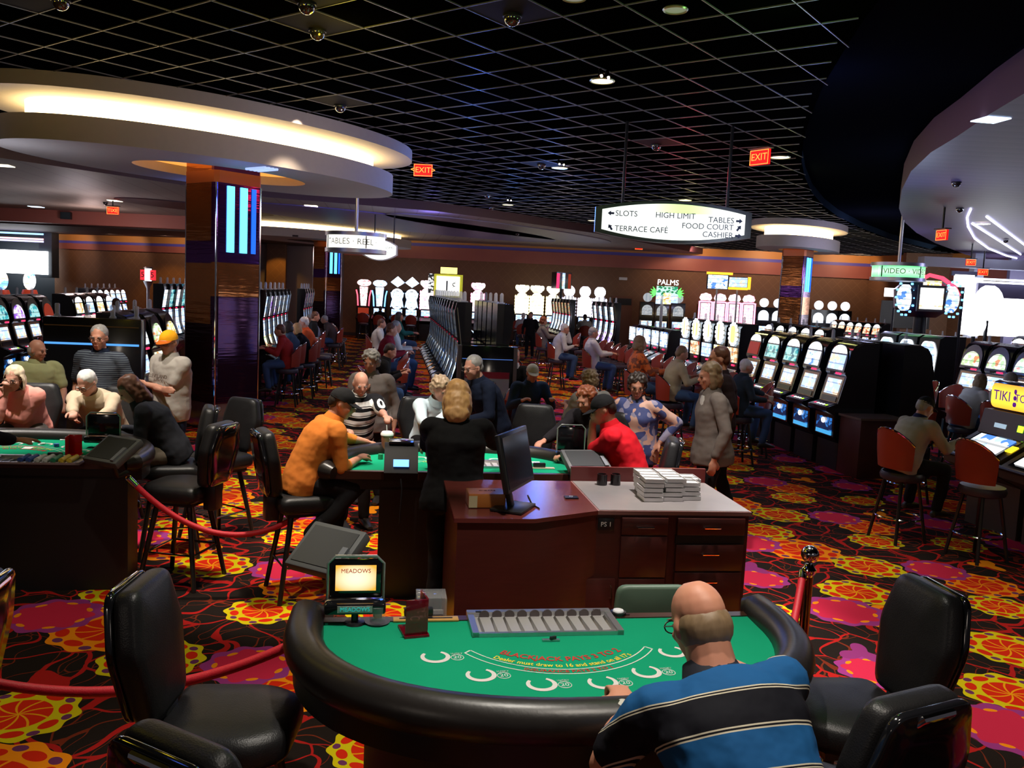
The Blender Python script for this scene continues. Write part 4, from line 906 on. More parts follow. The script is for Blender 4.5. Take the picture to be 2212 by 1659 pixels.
def slot_stool():
    t = thing('slot_stool', 'x', 'stool')
    b = B(); b.lathe([(.16, .62), (.205, .64), (.215, .68), (.20, .715), (.1, .728)], n=22); b.done('seat', mat('plum_vinyl', (.035, .025, .04), .4), t)
    b = B(); rings = []
    for k in range(9):
        a = rad(-155+130*k/8); tt_ = abs(k-4)/4; zt = 1.16-.16*tt_**2; z0 = .76; col = []
        for r, z in ((.215, z0), (.245, z0), (.265, (z0+zt)/2), (.275, zt), (.255, zt+.012), (.235, zt), (.22, (z0+zt)/2)): col.append(Vector((r*cos(a), r*sin(a)*.95, z)))
        rings.append(col)
    b.loft(rings); b.done('backrest', mat('red_brown_vinyl', (.30, .035, .015), .38), t)
    b = B(); P = []
    for k in range(9): a = rad(-155+130*k/8); tt_ = abs(k-4)/4; P.append((.27*cos(a), .27*sin(a)*.95, 1.17-.16*tt_**2))
    b.tube(P, .010, 6); b.done('chrome_edge', CHROME, t)
    for sx in (-1, 1):
        for sy in (-1, 1): b = B(); b.tube([(sx*.11, sy*.11, .63), (sx*.19, sy*.19, 0)], .017, 6); b.done('leg', mat('black_painted_steel', (.012, .012, .012), .3), t)
    b = B(); b.torus((0, 0, .25), .225, .011, 24, 6); b.done('foot_ring', CHROME, t)
    return t
protos = {}
def bank(kind, c, ys, face, label, group, tops=None, mains=None, W=.60, stools=(), stlabel='', stgroup='', off=.78):
    # line x = c - .14 y ; face -1: looks to -u, +1: looks to +u
    rz = rad(-81.8) if face < 0 else rad(98.2)
    for i, y in enumerate(ys):
        x = c-.14*y; fwd = Vector((cos(UA), sin(UA), 0))*(-face); p = Vector((x, y, 0))+fwd*.28
        lb = '%s, %s from near end' % (label, ORD[i]); sb = {}
        if tops: sb['top_screen'] = tops[i % len(tops)]
        if mains: sb['main_screen'] = mains[i % len(mains)]
        key = kind
        if key not in protos:
            m = machine(kind, W); protos[key] = m; m.location = p; m.rotation_euler = (0, 0, rz); m['label'] = lb; m['group'] = group
            if sb:
                for cc in kids(m):
                    bnm = cc.name.split('.')[0]
                    if bnm in sb: cc.material_slots[0].link = 'OBJECT'; cc.material_slots[0].material = sb[bnm]
        else: dup(protos[key], p, rz, lb, group, sb)
        if i in stools:
            q = Vector((x, y, 0))-fwd*off; s_rz = rz+pi
            lb = stlabel
            stool_at(q, s_rz+random.uniform(-.25, .25), lb, stgroup); RENUM.append(SL[-1])
STP = []; SL = []; RENUM = []
def stool_at(q, rz, lb, gp):
    if not STP: s = slot_stool(); STP.append(s); s.location = q; s.rotation_euler = (0, 0, rz); s['label'] = lb; s['group'] = gp
    else: s = dup(STP[0], q, rz, lb, gp)
    SL.append(s); return s
def rng(a, n, st=.72): return [a+st*i for i in range(n)]
# right hand line
bank('arch', 6.42, rng(12.75, 5, .74), -1, 'arched black slot machine in the row beyond the brown podium', 'arched slot machines on the right', [S_W, S_BW, S_TEAL, S_TEAL, S_RED], [S_W, S_W, S_W, S_W, S_W], stools=(0, 1, 2, 3), stlabel='red backed stool at the arched slot row on the right', stgroup='stools at the arched slot row on the right')
bank('arch', 7.85, rng(12.75, 3, .74), 1, 'back-to-back slot machine behind the arched row on the right', 'slot machines facing the far right aisle')
bank('sun', 6.42, rng(16.9, 5, .70), -1, 'slot machine with daisy shaped light ring', 'slot machines with daisy light rings', None, [S_ORG, S_YEL, S_W, S_ORG, S_W], stools=(0, 1, 2, 3), stlabel='red backed stool before the daisy ring slot machines', stgroup='stools before the daisy ring slot machines')
bank('fig', 6.42, rng(21.2, 5, .70), -1, 'slot machine with white figure on blue screen', 'slot machines with white figure on blue', stools=(0, 1, 2, 3, 4), stlabel='red backed stool before the blue figure slot machines', stgroup='stools before the blue figure slot machines')
bank('tall', 6.42, rng(26.0, 4, .72), -1, 'tall grey-blue slot machine on the right of the middle aisle', 'tall slot machines right of the middle aisle', [S_BW], [S_PUR], stools=(0, 2), stlabel='red stool before the tall machines right of the middle aisle', stgroup='stools before the tall right machines')
bank('tall', 6.42, rng(32.4, 6, .62), -1, 'slot machine with red and green bottle shaped top glass', 'slot machines with red and green tops', [S_PAY], [S_W], stools=(1, 3), stlabel='red stool before the red and green topped machines', stgroup='stools before the bottle machines')
bank('slant', 6.46, [9.35, 8.45], -1, 'low slant-top slot machine with TIKI TORCH sign at the right edge', 'TIKI TORCH slot machines', W=.86)
stool_at(Vector((4.12, 8.78, 0)), rad(-92), 'red backed stool nearest the desk at the right hand consoles', 'stools at the right hand consoles')
stool_at(Vector((4.55, 8.25, 0)), rad(-70), 'red backed stool in front of the TIKI TORCH console', 'stools at the right hand consoles')
stool_at(Vector((5.05, 7.55, 0)), rad(-60), 'red backed stool cut by the right picture edge', 'stools at the right hand consoles')
stool_at(Vector((4.9, 10.6, 0)), rad(30), 'plum backed stool standing right of the brown podium', 'stools at the right hand consoles')
# second line on the right
bank('plain', 9.93, [13.15, 13.8, 14.45, 15.1], -1, 'slot machine with pale green arched top glass at the far right', 'pale green topped slot machines', [S_GRN], [S_W], stools=(0, 1, 2, 3), stlabel='red backed stool before the pale green slot machines', stgroup='stools before the pale green slot machines')
bank('wide', 9.93, [16.5, 17.2, 17.9], -1, 'slot machine with large rounded glowing screen', 'rounded screen slot machines', W=.66, stools=(0, 1), stlabel='red backed stool before the rounded screen machines', stgroup='stools before the rounded screen machines')
bank('arch', 9.93, rng(20.6, 5, .70), -1, 'orange glowing slot machine behind the arched row on the right', 'orange slot machines on the right', [S_ORG, S_YEL], [S_W, S_BW])
bank('fig', 17.0, rng(27, 5, .64), -1, 'slot machine with red and green pay table at the far right', 'pay table slot machines', None, [S_PAY])
bank('arch', 17.0, rng(31, 6, .6), -1, 'small orange lit slot machine near the back wall on the right', 'orange lit machines near the back wall', [S_ORG], [S_BW])
bank('arch', 14.8, rng(18.6, 4, .75), -1, 'blue lit slot machine before the bright window on the right', 'blue lit machines before the right window', [S_BW, S_RED], [S_BW])
# left of the left aisle
bank('tall', -2.37, rng(17.0, 6, .68), 1, 'tall slot machine with white top glass just beyond the copper column', 'tall machines beyond the copper column', [S_W, S_PUR, S_PUR, S_W, S_BW, S_W], [S_GRN, S_YEL, S_W], stools=(0, 1, 2, 3, 4, 5), stlabel='red backed stool at the tall machines along the left aisle', stgroup='stools along the left aisle')
bank('tall', -2.37, rng(24.6, 4, .68), 1, 'tall slot machine between the two copper columns', 'tall machines between the copper columns', [S_PUR, S_W], [S_BW], stools=(0, 1, 2, 3), stlabel='chrome legged stool by the distant copper column', stgroup='stools by the distant copper column')
bank('plain', -3.14, [11.35, 12.1, 12.85], 1, 'slot machine with arched top behind the man in the yellow cap', 'slot machines behind the yellow cap', [S_BW, S_GRN, S_YEL], [S_W, S_GRN, S_GRN])
bank('plain', -6.86, [15.6, 16.3, 17.0, 17.7], 1, 'slot machine with coloured arched top at the left edge', 'slot machines at the left edge', [S_TEAL, S_PUR, S_TEAL, S_RED], [S_W], stools=(0, 1, 2, 3), stlabel='dark red stool before the left edge slot machines', stgroup='stools before the left edge slot machines')
bank('arch', -6.86, [19.5, 20.2, 20.9, 21.6], 1, 'slot machine with cream top glass behind the left edge row', 'cream topped machines on the left', [S_YEL, S_W], [S_BW])
bank('arch', -9.4, rng(28, 6, .6), 1, 'small white arched slot machine far off on the left', 'small arched machines far left', [S_W], [S_BW])
bank('tall', -5.1, rng(20.0, 5, .6), 1, 'bluish slot machine seen just left of the near column', 'bluish machines left of the near column', [S_BW, S_TEAL], [S_BW])
# centre bank, two rows back to back
bank('tall', .84, rng(12.6, 13, .72), -1, 'tall curved slot machine in the left row of the centre bank', 'left row of the centre bank', [S_BW, S_W], [S_BW, S_W], stools=(1, 3, 5, 7, 9), stlabel='dark stool on the left side of the centre bank', stgroup='stools left of the centre bank')
bank('tall', 1.75, rng(12.6, 5, .72), 1, 'tall black slot machine in the right row of the centre bank', 'right row of the centre bank')
bank('fig', 1.75, rng(16.6, 6, .72), 1, 'lower slot machine in the right row of the centre bank', 'lower machines of the centre bank', stools=(0, 2), stlabel='red stool right of the centre bank', stgroup='stools right of the centre bank')
t = thing('poster_stand', 'black end panel with poster closing the centre slot bank', 'panel', (-.86+.50, 12.05, 0), UA)
b = B(); b.box((0, 0, .80), (.72, .12, 1.6), bev=.01); b.done('end_board', BLKG, t)
for s in (-1, 1): b = B(); b.box((s*.385, -.01, .80), (.05, .14, 1.6)); b.done('grey_side_trim', mat('grey_trim', (.16, .16, .18), .35, .5), t)
b = B(); b.box((0, -.067, 1.02), (.62, .01, .44)); o = b.done('poster', mat('pale_poster', (.35, .45, .62), .4), t)
b = B(); b.box((0, -.074, 1.20), (.62, .004, .09)); b.done('poster_header', mat('crimson_header', (.30, .02, .06), .4), o)
textobj('poster_text', [('PLAYER\nREWARDS', .09, Matrix.Translation((-.10, -.075, 1.07)) @ Matrix.Rotation(pi/2, 4, 'X'))], mat('dark_print', (.05, .05, .10)), o)
b = B(); b.box((0, -.066, 1.42), (.70, .006, .008)); b.done('blue_line', mat('blue_line', (.05, .1, .4), em=(.1, .25, .8), es=.6), t)
for k in range(5):
    y = 13+1.0*k; b = B(); b.box((0, 0, 0), (.28, .60, .05)); o = b.done('divider_shelf', BLKG); o.location = (1.295-.14*y, y, 1.50); o.rotation_euler = (0, 0, UA)
    b = B(); b.box((0, 0, -.76), (.26, .55, 1.46)); b.done('shelf_carcass', BLK, o)
    tag(o, 'black divider between the centre bank rows, %s from its near end' % ORD[k], 'divider', 'dividers in the centre bank')
# cabinets closing the bank behind the standing men
t = thing('bank_end_cabinet', 'long black cabinet end with blue light line behind the standing men', 'cabinet', (-5.10, 10.84, 0), UA)
b = B(); b.box((-.10, .02, .90), (1.15, .22, 1.80), bev=.01); b.box((-.42, 1.2, .88), (.50, 2.1, 1.76)); b.done('cabinet_body', CAB, t)
b = B(); b.box((-.10, -.103, 1.48), (1.10, .01, .025)); b.done('blue_light_line', mat('blue_line_bright', (.05, .2, .6), em=(.1, .4, 1), es=1.1), t)
b = B(); b.box((-.10, -.103, 1.70), (1.10, .008, .012)); b.done('gold_line', mat('gold_line', (.25, .16, .05), .4), t)
for i, (dx, dy) in enumerate(((-.55, .05), (-.2, .05), (.1, .05), (.38, .05))):
    b = B(); b.lathe([(.045, 0), (.04, .02), (.028, .03), (.030, .15), (.02, .16)], n=12); o = b.done('service_lamp', GLASS); o.location = Vector((-5.10, 10.84, 1.802))+u*dx+v*dy
    tag(o, 'clear glass service lamp on the black cabinet end, %s from the left' % ORD[i], 'lamp', 'glass lamps on the black cabinet')
# podium
p = at(1872, 1018, 0); t = thing('podium', 'brown wooden podium standing at the end of the arched slot row', 'podium', (5.12, 12.25, 0), UA+rad(4))
b = B(); b.box((0, 0, .41), (.72, .50, .82), bev=.006); b.done('podium_body', mat('red_brown_laminate', (.075, .018, .014), .4), t); b = B(); b.box((0, 0, .83), (.76, .54, .03)); b.done('podium_top', mat('grey_brown_top', (.16, .11, .09), .25), t)
# against the back wall
WM = [(785, 'red'), (819, 'blue'), (857, 'diamond'), (888, 'diamond'), (921, 'crown'), (1030, 'crown'), (1125, 'gold'), (1157, 'gold'), (1192, 'gold'), (1226, 'arch'), (1260, 'arch'), (1292, 'arch'), (1395, 'dark'), (1427, 'dark'), (1462, 'dark'),
      (1520, 'pink'), (1551, 'pink'), (1582, 'pink'), (1613, 'pink'), (1646, 'disc'), (1676, 'disc'), (1764, 'disc'), (1793, 'disc'), (1821, 'disc')]
DESC = {'red': 'white and red neon slot machine against the back wall, leftmost there', 'blue': 'white and blue neon slot machine against the back wall', 'diamond': 'blue glowing slot machine with diamond topper', 'crown': 'pink topped glowing slot machine by the back wall',
        'gold': 'golden bulb edged slot machine against the back wall', 'arch': 'round topped white glowing slot machine by the back wall', 'dark': 'dim slot machine below the palm sign', 'pink': 'pink neon slot machine against the back wall', 'disc': 'blue-white slot machine with disc topper'}
cnt = {}; wp = {}; tot = {s: sum(1 for _, q in WM if q == s) for _, s in WM}
for px, s in WM:
    i = cnt.get(s, 0); cnt[s] = i+1; p = atd(px, 700, 39.3); sc_ = 1.0 if s not in ('dark',) else .9
    lb = DESC[s] + ('' if tot[s] == 1 else ', %s from the left' % ORD[i])
    if s not in wp: m = wall_machine(s); m.location = (p.x, p.y, 0); m['label'] = lb; wp[s] = m
    else: m = dup(wp[s], (p.x, p.y, 0), 0, lb)
    m['group'] = 'slot machines against the back wall'
for i, px in enumerate((785, 819, 857, 888, 1120, 1140, 1226, 1262)):
    p = atd(px, 700, 38.2); stool_at(Vector((p.x, p.y, 0)), 0, 'red stool by the back wall machines, %s from the left' % ORD[i], 'stools at the back wall machines')

# ================================================================ signs
def hang(t, x, z0, z1, r, m, y=0): b = B(); b.cyl((x, y, z0), (x, y, z1), r, n=10); b.done('hanging_rod', m, t)
RX = Matrix.Rotation(pi/2, 4, 'X')
# direction sign
pc = atd(1452, 481, 12.3); t = thing('direction_sign', 'large hanging lit direction sign with SLOTS and TERRACE CAFE arrows', 'sign', pc, rad(-1.5))
W2, HT = 1.02, .235
def lens(w_, h0, h1, n=16): return [(-w_+2*w_*k/n, -(h0+(h1-h0)*(1-(2*k/n-1)**2))) for k in range(n+1)]+[(w_-2*w_*k/n, h0+(h1-h0)*(1-(2*k/n-1)**2)) for k in range(n+1)]
b = B(); b.loft([[Vector((x, y, z)) for x, z in lens(1.07, .17, .285)] for y in (-.09, .09)]); b.done('sign_frame', mat('dark_sign_frame', (.05, .055, .05), .35, .5), t)
def signface():
    o, x, y, z = coords(); return emix((.93, 1, .93), (.62, 1, .22), E.op('MULTIPLY', z > .12, esin(x*4+1)*.5+.3))
b = B(); b.loft([[Vector((x, y, z)) for x, z in lens(.98, .135, .245)] for y in (-.10, -.088)]); b.done('lit_face', smat('sign_face', signface, 1.35), t)
SGT = mat('dark_letters', (.03, .04, .10), .6)
def st(s, x, z, sz, al='LEFT'): return (s, sz, Matrix.Translation((x, -.1015, z)) @ RX @ Matrix.Scale(1.0, 4), al)
textobj('sign_text', [st('SLOTS', -.80, .085, .108), st('HIGH LIMIT', -.25, .085, .108), st('TABLES', .83, .05, .108, 'RIGHT'), st('TERRACE CAFÉ', -.80, -.12, .108), st('FOOD COURT', .83, -.045, .108, 'RIGHT'), st('CASHIER', .83, -.15, .108, 'RIGHT')], SGT, t)
def arrow(x, z, a):
    b = B(); P = [(-.045, -.014), (0, -.014), (0, -.035), (.045, 0), (0, .035), (0, .014), (-.045, .014)]; P = [(x+p*cos(a)-q*sin(a), z+p*sin(a)+q*cos(a)) for p, q in P]
    b.loft([[Vector((p, y, q)) for p, q in P] for y in (-.103, -.1005)]); b.done('arrow', SGT, t)
arrow(-.86, .085, pi); arrow(-.86, -.105, rad(125)); arrow(.90, .05, 0); arrow(.90, -.045, rad(55)); arrow(.90, -.15, 0)
for x in (-.70, .74): hang(t, x, .2, CZ-pc.z, .022, mat('black_rod', (.03, .03, .035), .3, .6))
# drum signs
def drum(label, px, py, y, r, face, word, tz):
    p = atd(px, py, y); t = thing('drum_sign', label, 'sign', p, 0); b = B(); b.lathe([(r, -.12), (r, .12)], n=40); b.done('lit_drum', face, t)
    for z in (-.17, .17): b = B(); b.lathe([(r*.9, z-.04), (r*1.06, z-.04), (r*1.06, z+.04), (r*.9, z+.04)], n=40); b.done('metal_ring', STEEL, t)
    b = B()
    for k in range(4): a = rad(-60+90*k); b.box((r*1.005*cos(a), r*1.005*sin(a), 0), (.02, .02, .25))
    b.done('seam', DKMET, t)
    me = text(word, .17, .001)
    for vt in me.vertices: a = vt.co.x/r-pi/2; vt.co = Vector(((r+.006)*cos(a), (r+.006)*sin(a), vt.co.y))
    me.materials.append(mat('pale_grey_letters', (.25, .25, .2))); o = bpy.data.objects.new('drum_text', me); COL.objects.link(o); o.parent = t
    hang(t, 0, .15, tz-p.z, .035, STEEL); return t
drum('round white hanging sign on a steel pole right of the near canopy', 769, 525, 18.5, .60, mat('drum_white', (1, 1, 1), em=(1, .98, .85), es=1.8), 'TABLES \u00b7 REEL \u00b7', 4.75)
drum('round green lit hanging sign on a steel pole at the right', 1940, 588, 20.8, .58, smat('drum_green', lambda: (lambda o, x, y, z: emix((.55, 1, .6), (.1, .9, .25), eabs(z)*7))(*coords()), 1.6), 'VIDEO \u00b7 VIDEO', 4.75)
pc = atd(820, 540, 26.5); t = thing('direction_sign', 'small hanging lit sign with RESTROOMS lettering behind the round one', 'sign', pc, 0)
b = B(); b.loft([[Vector((x, y, z)) for x, z in lens(.55, .14, .32)] for y in (-.08, .08)]); b.done('sign_frame', STEEL, t)
b = B(); b.loft([[Vector((x, y, z)) for x, z in lens(.50, .12, .29)] for y in (-.09, -.078)]); b.done('lit_face', mat('sign_white', (1, 1, 1), em=(.95, 1, .9), es=1.6), t)
textobj('sign_text', [('RESTROOMS', .11, Matrix.Translation((.12, -.0915, .06)) @ RX), ('SLOTS', .10, Matrix.Translation((.18, -.0915, -.08)) @ RX)], mat('green_letters', (.03, .12, .03)), t)
for x in (-.16, .42): hang(t, x, .2, 4.5-pc.z, .02, BLK)
# exit signs
EXM = mat('exit_red', (.6, .01, .01), em=(.9, .008, .01), es=1.0); EXL = mat('exit_letters', (1, .6, .2), em=(1, .34, .04), es=1.5)
def exit_sign(label, px, py, y, rz, s=1, word='EXIT', ztop=CZ, dim=False):
    p = atd(px, py, y); t = thing('exit_sign', label, 'sign', p, rz)
    b = B(); b.box((0, 0, 0), (.36*s, .05, .23*s)); b.done('sign_box', EXM, t); b = B(); b.box((0, 0, .14*s), (.40*s, .14, .02)); b.done('canopy_plate', BLK, t)
    textobj('exit_text', [(word, .15*s, Matrix.Translation((0, -.027, 0)) @ RX)], EXL, t)
    b = B()
    for sx in (-1, 1): b.box((sx*.172*s, -.027, 0), (.01, .004, .22*s)); b.box((0, -.027, sx*.105*s), (.35*s, .004, .01))
    b.done('border', EXL, t)
    if ztop-p.z > .2*s: b = B(); b.box((0, 0, (ztop-p.z+.14*s)/2), (.03, .03, ztop-p.z-.14*s)); b.done('stem', BLK, t)
exit_sign('lit red EXIT sign beside the right tip of the near canopy', 914, 368, 17.3, 0, 1, '<EXIT>')
exit_sign('lit red exit sign turned sideways near the recess at the right', 1642, 340, 13.8, rad(-55), 1, 'EXIT')
exit_sign('lit red mirrored exit sign below the beige ceiling on the left', 244, 455, 26, 0, .95, 'TIXE', 4.5)
exit_sign('small red EXIT sign below the large direction sign', 1380, 534, 38.5, 0, .9, 'EXIT', 4.7)
exit_sign('narrow red exit sign seen edge-on under the lilac ceiling', 2035, 508, 18, rad(-80), .9, 'EXIT', 4.45)
exit_sign('small red exit sign above the right window, left of two', 2097, 567, 27, 0, .8, 'EXIT', 4.7)
exit_sign('small red exit sign above the right window, right of two', 2123, 588, 29, 0, .9, 'EXIT', 4.4)
# penny sign box on top of the centre bank
pc = atd(969, 618, 22.8); t = thing('penny_sign', 'yellow framed box sign reading 1c above the centre bank', 'sign', pc, UA)
b = B(); b.box((0, .2, 0), (.72, .5, .60)); b.done('sign_box', mat('yellow_frame', (.65, .6, .02), em=(.8, .75, .05), es=.35), t); b = B(); b.box((-.02, -.06, 0), (.60, .02, .50)); b.done('lit_face', mat('face_cream', (1, 1, .9), em=(1, 1, .85), es=1.7), t)
textobj('sign_text', [('1', .38, Matrix.Translation((-.05, -.075, -.01)) @ RX), ('¢', .22, Matrix.Translation((.13, -.075, .06)) @ RX)], mat('ink', (.02, .02, .02)), t)
b = B(); b.box((0, .1, .40), (.42, .2, .16)); b.done('yellow_cap', mat('cap_yellow', (1, .9, .2), em=(1, .9, .2), es=1.8), t); b = B(); b.cyl((.1, .1, -pc.z), (.1, .1, -.3), .05); b.done('post', BLK, t)
b = B(); b.box((-.46, .1, .05), (.12, .3, .5)); b.done('side_panel', scr('black_white', (.9, .9, .9), (.02, .02, .02), (.9, .9, .9), 1.2), t)
b = B(); b.box((.1, .1, -.40), (.4, .2, .12)); b.done('yellow_foot', mat('cap_yellow', (1, .9, .2)), t)
# cube sign hanging over the far row
pc = atd(1213, 606, 33.7); t = thing('cube_sign', 'black cube sign with red edges above the far slot row', 'sign', pc, rad(20)); b = B(); b.box((0, 0, 0), (.62, .5, .62)); b.done('cube', BLKG, t)
for x, m in ((-.25, REDLED), (-.02, S_W), (.22, S_RED)): b = B(); b.box((x, -.255, -.02), (.11, .01, .55 if x != -.02 else .6)); b.done('lit_strip', m, t)
b = B(); b.cyl((0, 0, 2.18-pc.z), (0, 0, -.3), .05); b.done('post', BLK, t)
# palm sign
pc = atd(1441, 628, 30); t = thing('palm_sign', 'green neon palm leaf sign with white lettering by the back wall', 'sign', pc, 0); GN = mat('green_neon', (.1, 1, .1), em=(.12, 1, .12), es=1.8)
b = B(); b.box((0, 0, -.02), (.70, .15, .34)); b.done('sign_body', scr('green_dark', (.02, .25, .1), (.6, 1, .8), (.03, .4, .2), 1.2), t)
textobj('sign_text', [('PALMS', .22, Matrix.Translation((0, -.10, .27)) @ RX @ Matrix.Scale(1.15, 4))], WLED, t)
for s in (-1, 1):
    for k in range(5):
        a = rad(-50+27*k); b = B(); c = Vector((s*.36, 0, -.08)); d = Vector((s*cos(a), 0, sin(a))); nn = Vector((-d.z, 0, d.x)); b.loft([[c, c+d*.10+nn*.035, c+d*.24, c+d*.10-nn*.035], [q+Vector((0, .03, 0)) for q in (c, c+d*.10+nn*.035, c+d*.24, c+d*.10-nn*.035)]]); b.done('palm_leaf', GN, t)
for x, w_ in ((-.30, .16), (0, .26), (.24, .24)): b = B(); b.box((x, -.12, -.27), (w_, .05, .38 if x != .24 else .28)); b.done('lit_card', S_W if x else S_YEL, t)
b = B(); b.cyl((-.15, 0, -pc.z), (-.15, 0, -.3), .05); b.done('post', STEEL, t)
# jackpot video signs
for k, (px, py, lab, w_) in enumerate(((1550, 609, 'left jackpot video panel with red and yellow border on a post', .72), (1594, 610, 'right jackpot video panel with yellow border on a post', .66))):
    pc = atd(px, py, 30); t = thing('video_sign', lab, 'sign', pc, rad(-6))
    b = B(); b.box((0, 0, 0), (w_, .12, .50 if k == 0 else .36)); b.done('panel_case', BLK, t); b = B(); b.box((0, -.065, 0), (w_*.92, .01, .46 if k == 0 else .32)); b.done('video_face', S_BW if k == 0 else S_W, t)
    b = B()
    if k == 0: b.box((.05, -.03, .29), (w_*1.2, .1, .08))
    else: b.box((0, -.02, -.21), (w_, .1, .08)); b.box((w_*.56, -.02, -.02), (.10, .1, .42))
    b.done('lit_border', mat('amber_border', (1, .5, .02), em=(1, .45, .03), es=2), t); b = B(); b.cyl((0, .03, -pc.z), (0, .03, -.2), .03); b.done('post', STEEL, t)
# round jackpot sign on the right with wheels and red crown
pc = atd(1992, 645, 21.5); t = thing('jackpot_sign', 'round carousel jackpot sign with blue bulbs and red crown', 'sign', pc, rad(-8))
b = B(); b.lathe([(.35, -.45), (.62, -.25), (.66, .2), (.45, .42)], n=28); b.done('carousel_body', mat('sign_navy', (.01, .02, .06), .3), t)
b = B(); b.box((0, -.66, .0), (.62, .06, .62)); b.done('video_frame', mat('grey_frame', (.10, .10, .12)), t); b = B(); b.box((0, -.695, .0), (.52, .01, .50)); b.done('video_face', scr('cream_video', (1, .97, .9), (.95, 1, 1), (1, .6, .35), 2.4, 4), t)
b = B(); b.box((0, -.66, .36), (.40, .05, .12)); b.done('gold_lettering', S_YEL, t)
for s in (-1, 1):
    b = B(); b.ell((s*.52, -.42, 0), (.20, .12, .34), None, 14, 8); b.done('side_wheel', S_BW, t)
    b = B()
    for k in range(14): a = 2*pi*k/14; b.ell((s*.54+.26*cos(a)*.8, -.52, .42*sin(a)), (.035, .03, .035), None, 6, 4)
    b.done('bulb_ring', mat('blue_bulb', (.1, .4, 1), em=(.15, .5, 1), es=3, sample=False), t)
b = B(); b.tube([(-.2, -.4, .44), (0, -.4, .56), (.3, -.38, .50), (.62, -.3, .30), (.75, -.25, .1)], .05, 6); b.done('red_crown', mat('red_neon', (1, .05, .08), em=(1, .05, .1), es=2.2), t)
b = B(); b.cyl((0, 0, -pc.z), (0, 0, -.4), .15); b.done('post', BLK, t)
pc = atd(2082, 607, 23); t = thing('shield_sign', 'white shield sign right of the carousel jackpot sign', 'sign', pc, 0); b = B(); b.box((0, 0, 0), (.5, .08, .32)); b.done('lit_shield', mat('drum_white', (1, 1, 1)), t); b = B(); b.box((0, .02, .19), (.66, .06, .12)); b.done('shield_top', BLK, t); b = B(); b.cyl((0, 0, -pc.z), (0, 0, -.15), .04); b.done('post', BLK, t)
pc = atd(1933, 632, 24.5); b = B(); b.box((0, 0, 0), (.55, .1, .24)); o = b.done('lit_sign', mat('sign_white', (1, 1, 1))); o.location = pc; tag(o, 'small white light panel left of the carousel jackpot sign', 'sign'); b = B(); b.cyl((0, 0, -pc.z), (0, 0, -.1), .03); b.done('post', BLK, o)
for k, (px, py) in enumerate(((2135, 655), (2105, 700))):
    pc = atd(px, py, 24); b = B(); b.ell((0, 0, 0), (.42-.1*k, .15, .5-.15*k), None, 16, 10); o = b.done('glowing_balloon_sign', mat('white_glow', (1, 1, 1), em=(.9, .95, 1), es=4)); o.location = pc; tag(o, ['large white glowing oval sign before the right window', 'smaller white glowing oval sign below the large one'][k], 'sign'); b = B(); b.cyl((0, 0, -pc.z), (0, 0, -.3), .05); b.done('post', BLK, o)
# far left signs
pc = atd(320, 594, 29.5); t = thing('number_sign', 'red two sided number sign on a post before the lit left wall', 'sign', pc, 0)
b = B(); b.box((0, 0, 0), (.16, .16, .42)); b.done('lit_core', WLED, t)
for s in (-1, 1): b = B(); b.box((s*.16, .0, 0), (.17, .10, .34)); b.done('red_panel', mat('sign_red', (.7, .03, .04), em=(.9, .03, .05), es=.9), t)
textobj('sign_text', [('5', .26, Matrix.Translation((-.16, -.06, 0)) @ RX), ('5', .26, Matrix.Translation((.16, -.06, 0)) @ RX)], mat('ink', (.02, .02, .02)), t)
b = B(); b.lathe([(.05, -pc.z), (.05, -.45), (.14, -.25), (.16, -.2)], n=12); b.lathe([(.16, .22), (.12, .27)], n=12); b.done('post', STEEL, t)
for k, (px, lab) in enumerate(((64, 'orange glowing carousel topper before the left window'), (4, 'glowing carousel topper cut by the left picture edge'))):
    pc = atd(px, 610, 24); t = thing('carousel_topper', lab, 'sign', pc, 0); b = B(); b.ell((0, 0, .05), (.16, .14, .26), None, 14, 9); b.done('glowing_body', scr('carousel', (1, .6, .4), (.95, .95, 1), (.15, .35, 1), 3, 5), t)
    b = B(); b.lathe([(.10, -.45), (.2, -.3), (.17, -.2)], n=14); b.done('lit_base', S_RED, t); b = B(); b.cyl((0, 0, -pc.z), (0, 0, -.4), .08); b.done('post', BLK, t)
b = B(); b.box((0, 0, 0), (.36, .12, .24)); o = b.done('wall_speaker', BLK); o.location = atd(143, 466, 31.2); tag(o, 'black speaker on the salmon beam at the left', 'speaker')
for px, py, y, lab in ((1346, 602, 40.66, 'small pale emergency light on the back wall'),):
    b = B(); b.box((0, 0, 0), (.38, .08, .13), bev=.02); o = b.done('emergency_light', WHT); o.location = atd(px, py, y); tag(o, lab, 'light')
# ================================================================ ceiling fittings
DOME = mat('smoked_dome', (.02, .02, .025), .04, coat=1, spec=.9)
doms = [(262*.5, -2), (663, 6), (686, 64), (735, 227), (1107, 32), (1170, 355), (1418, 312), (1053, 420), (1061, 447)]
def dome(px, py, z, lab, s=1):
    p = at(px, py, z); t = thing('security_dome', lab, 'camera', (p.x, p.y, z), GA); b = B(); b.lathe([(.085*s, -.02), (.085*s, 0.0)], n=20); b.done('dome_ring', DKMET, t); b = B()
    b.lathe([(.076*s*cos(k*pi/14), -.02-.08*s*sin(k*pi/14)) for k in range(7)], n=20); b.done('dome_glass', DOME, t); return t
NM = ['smoked security dome cut by the top edge at the left', 'smoked security dome near the top edge, above another dome', 'smoked security dome in the solid tile below the topmost one', 'smoked security dome just above the near canopy edge', 'smoked security dome at the top centre', 'smoked dome left of the round downlight above the EXIT sign level', 'smoked dome left of the red sideways exit sign', 'distant smoked dome, upper of two over the centre bank', 'distant smoked dome, lower of two over the centre bank']
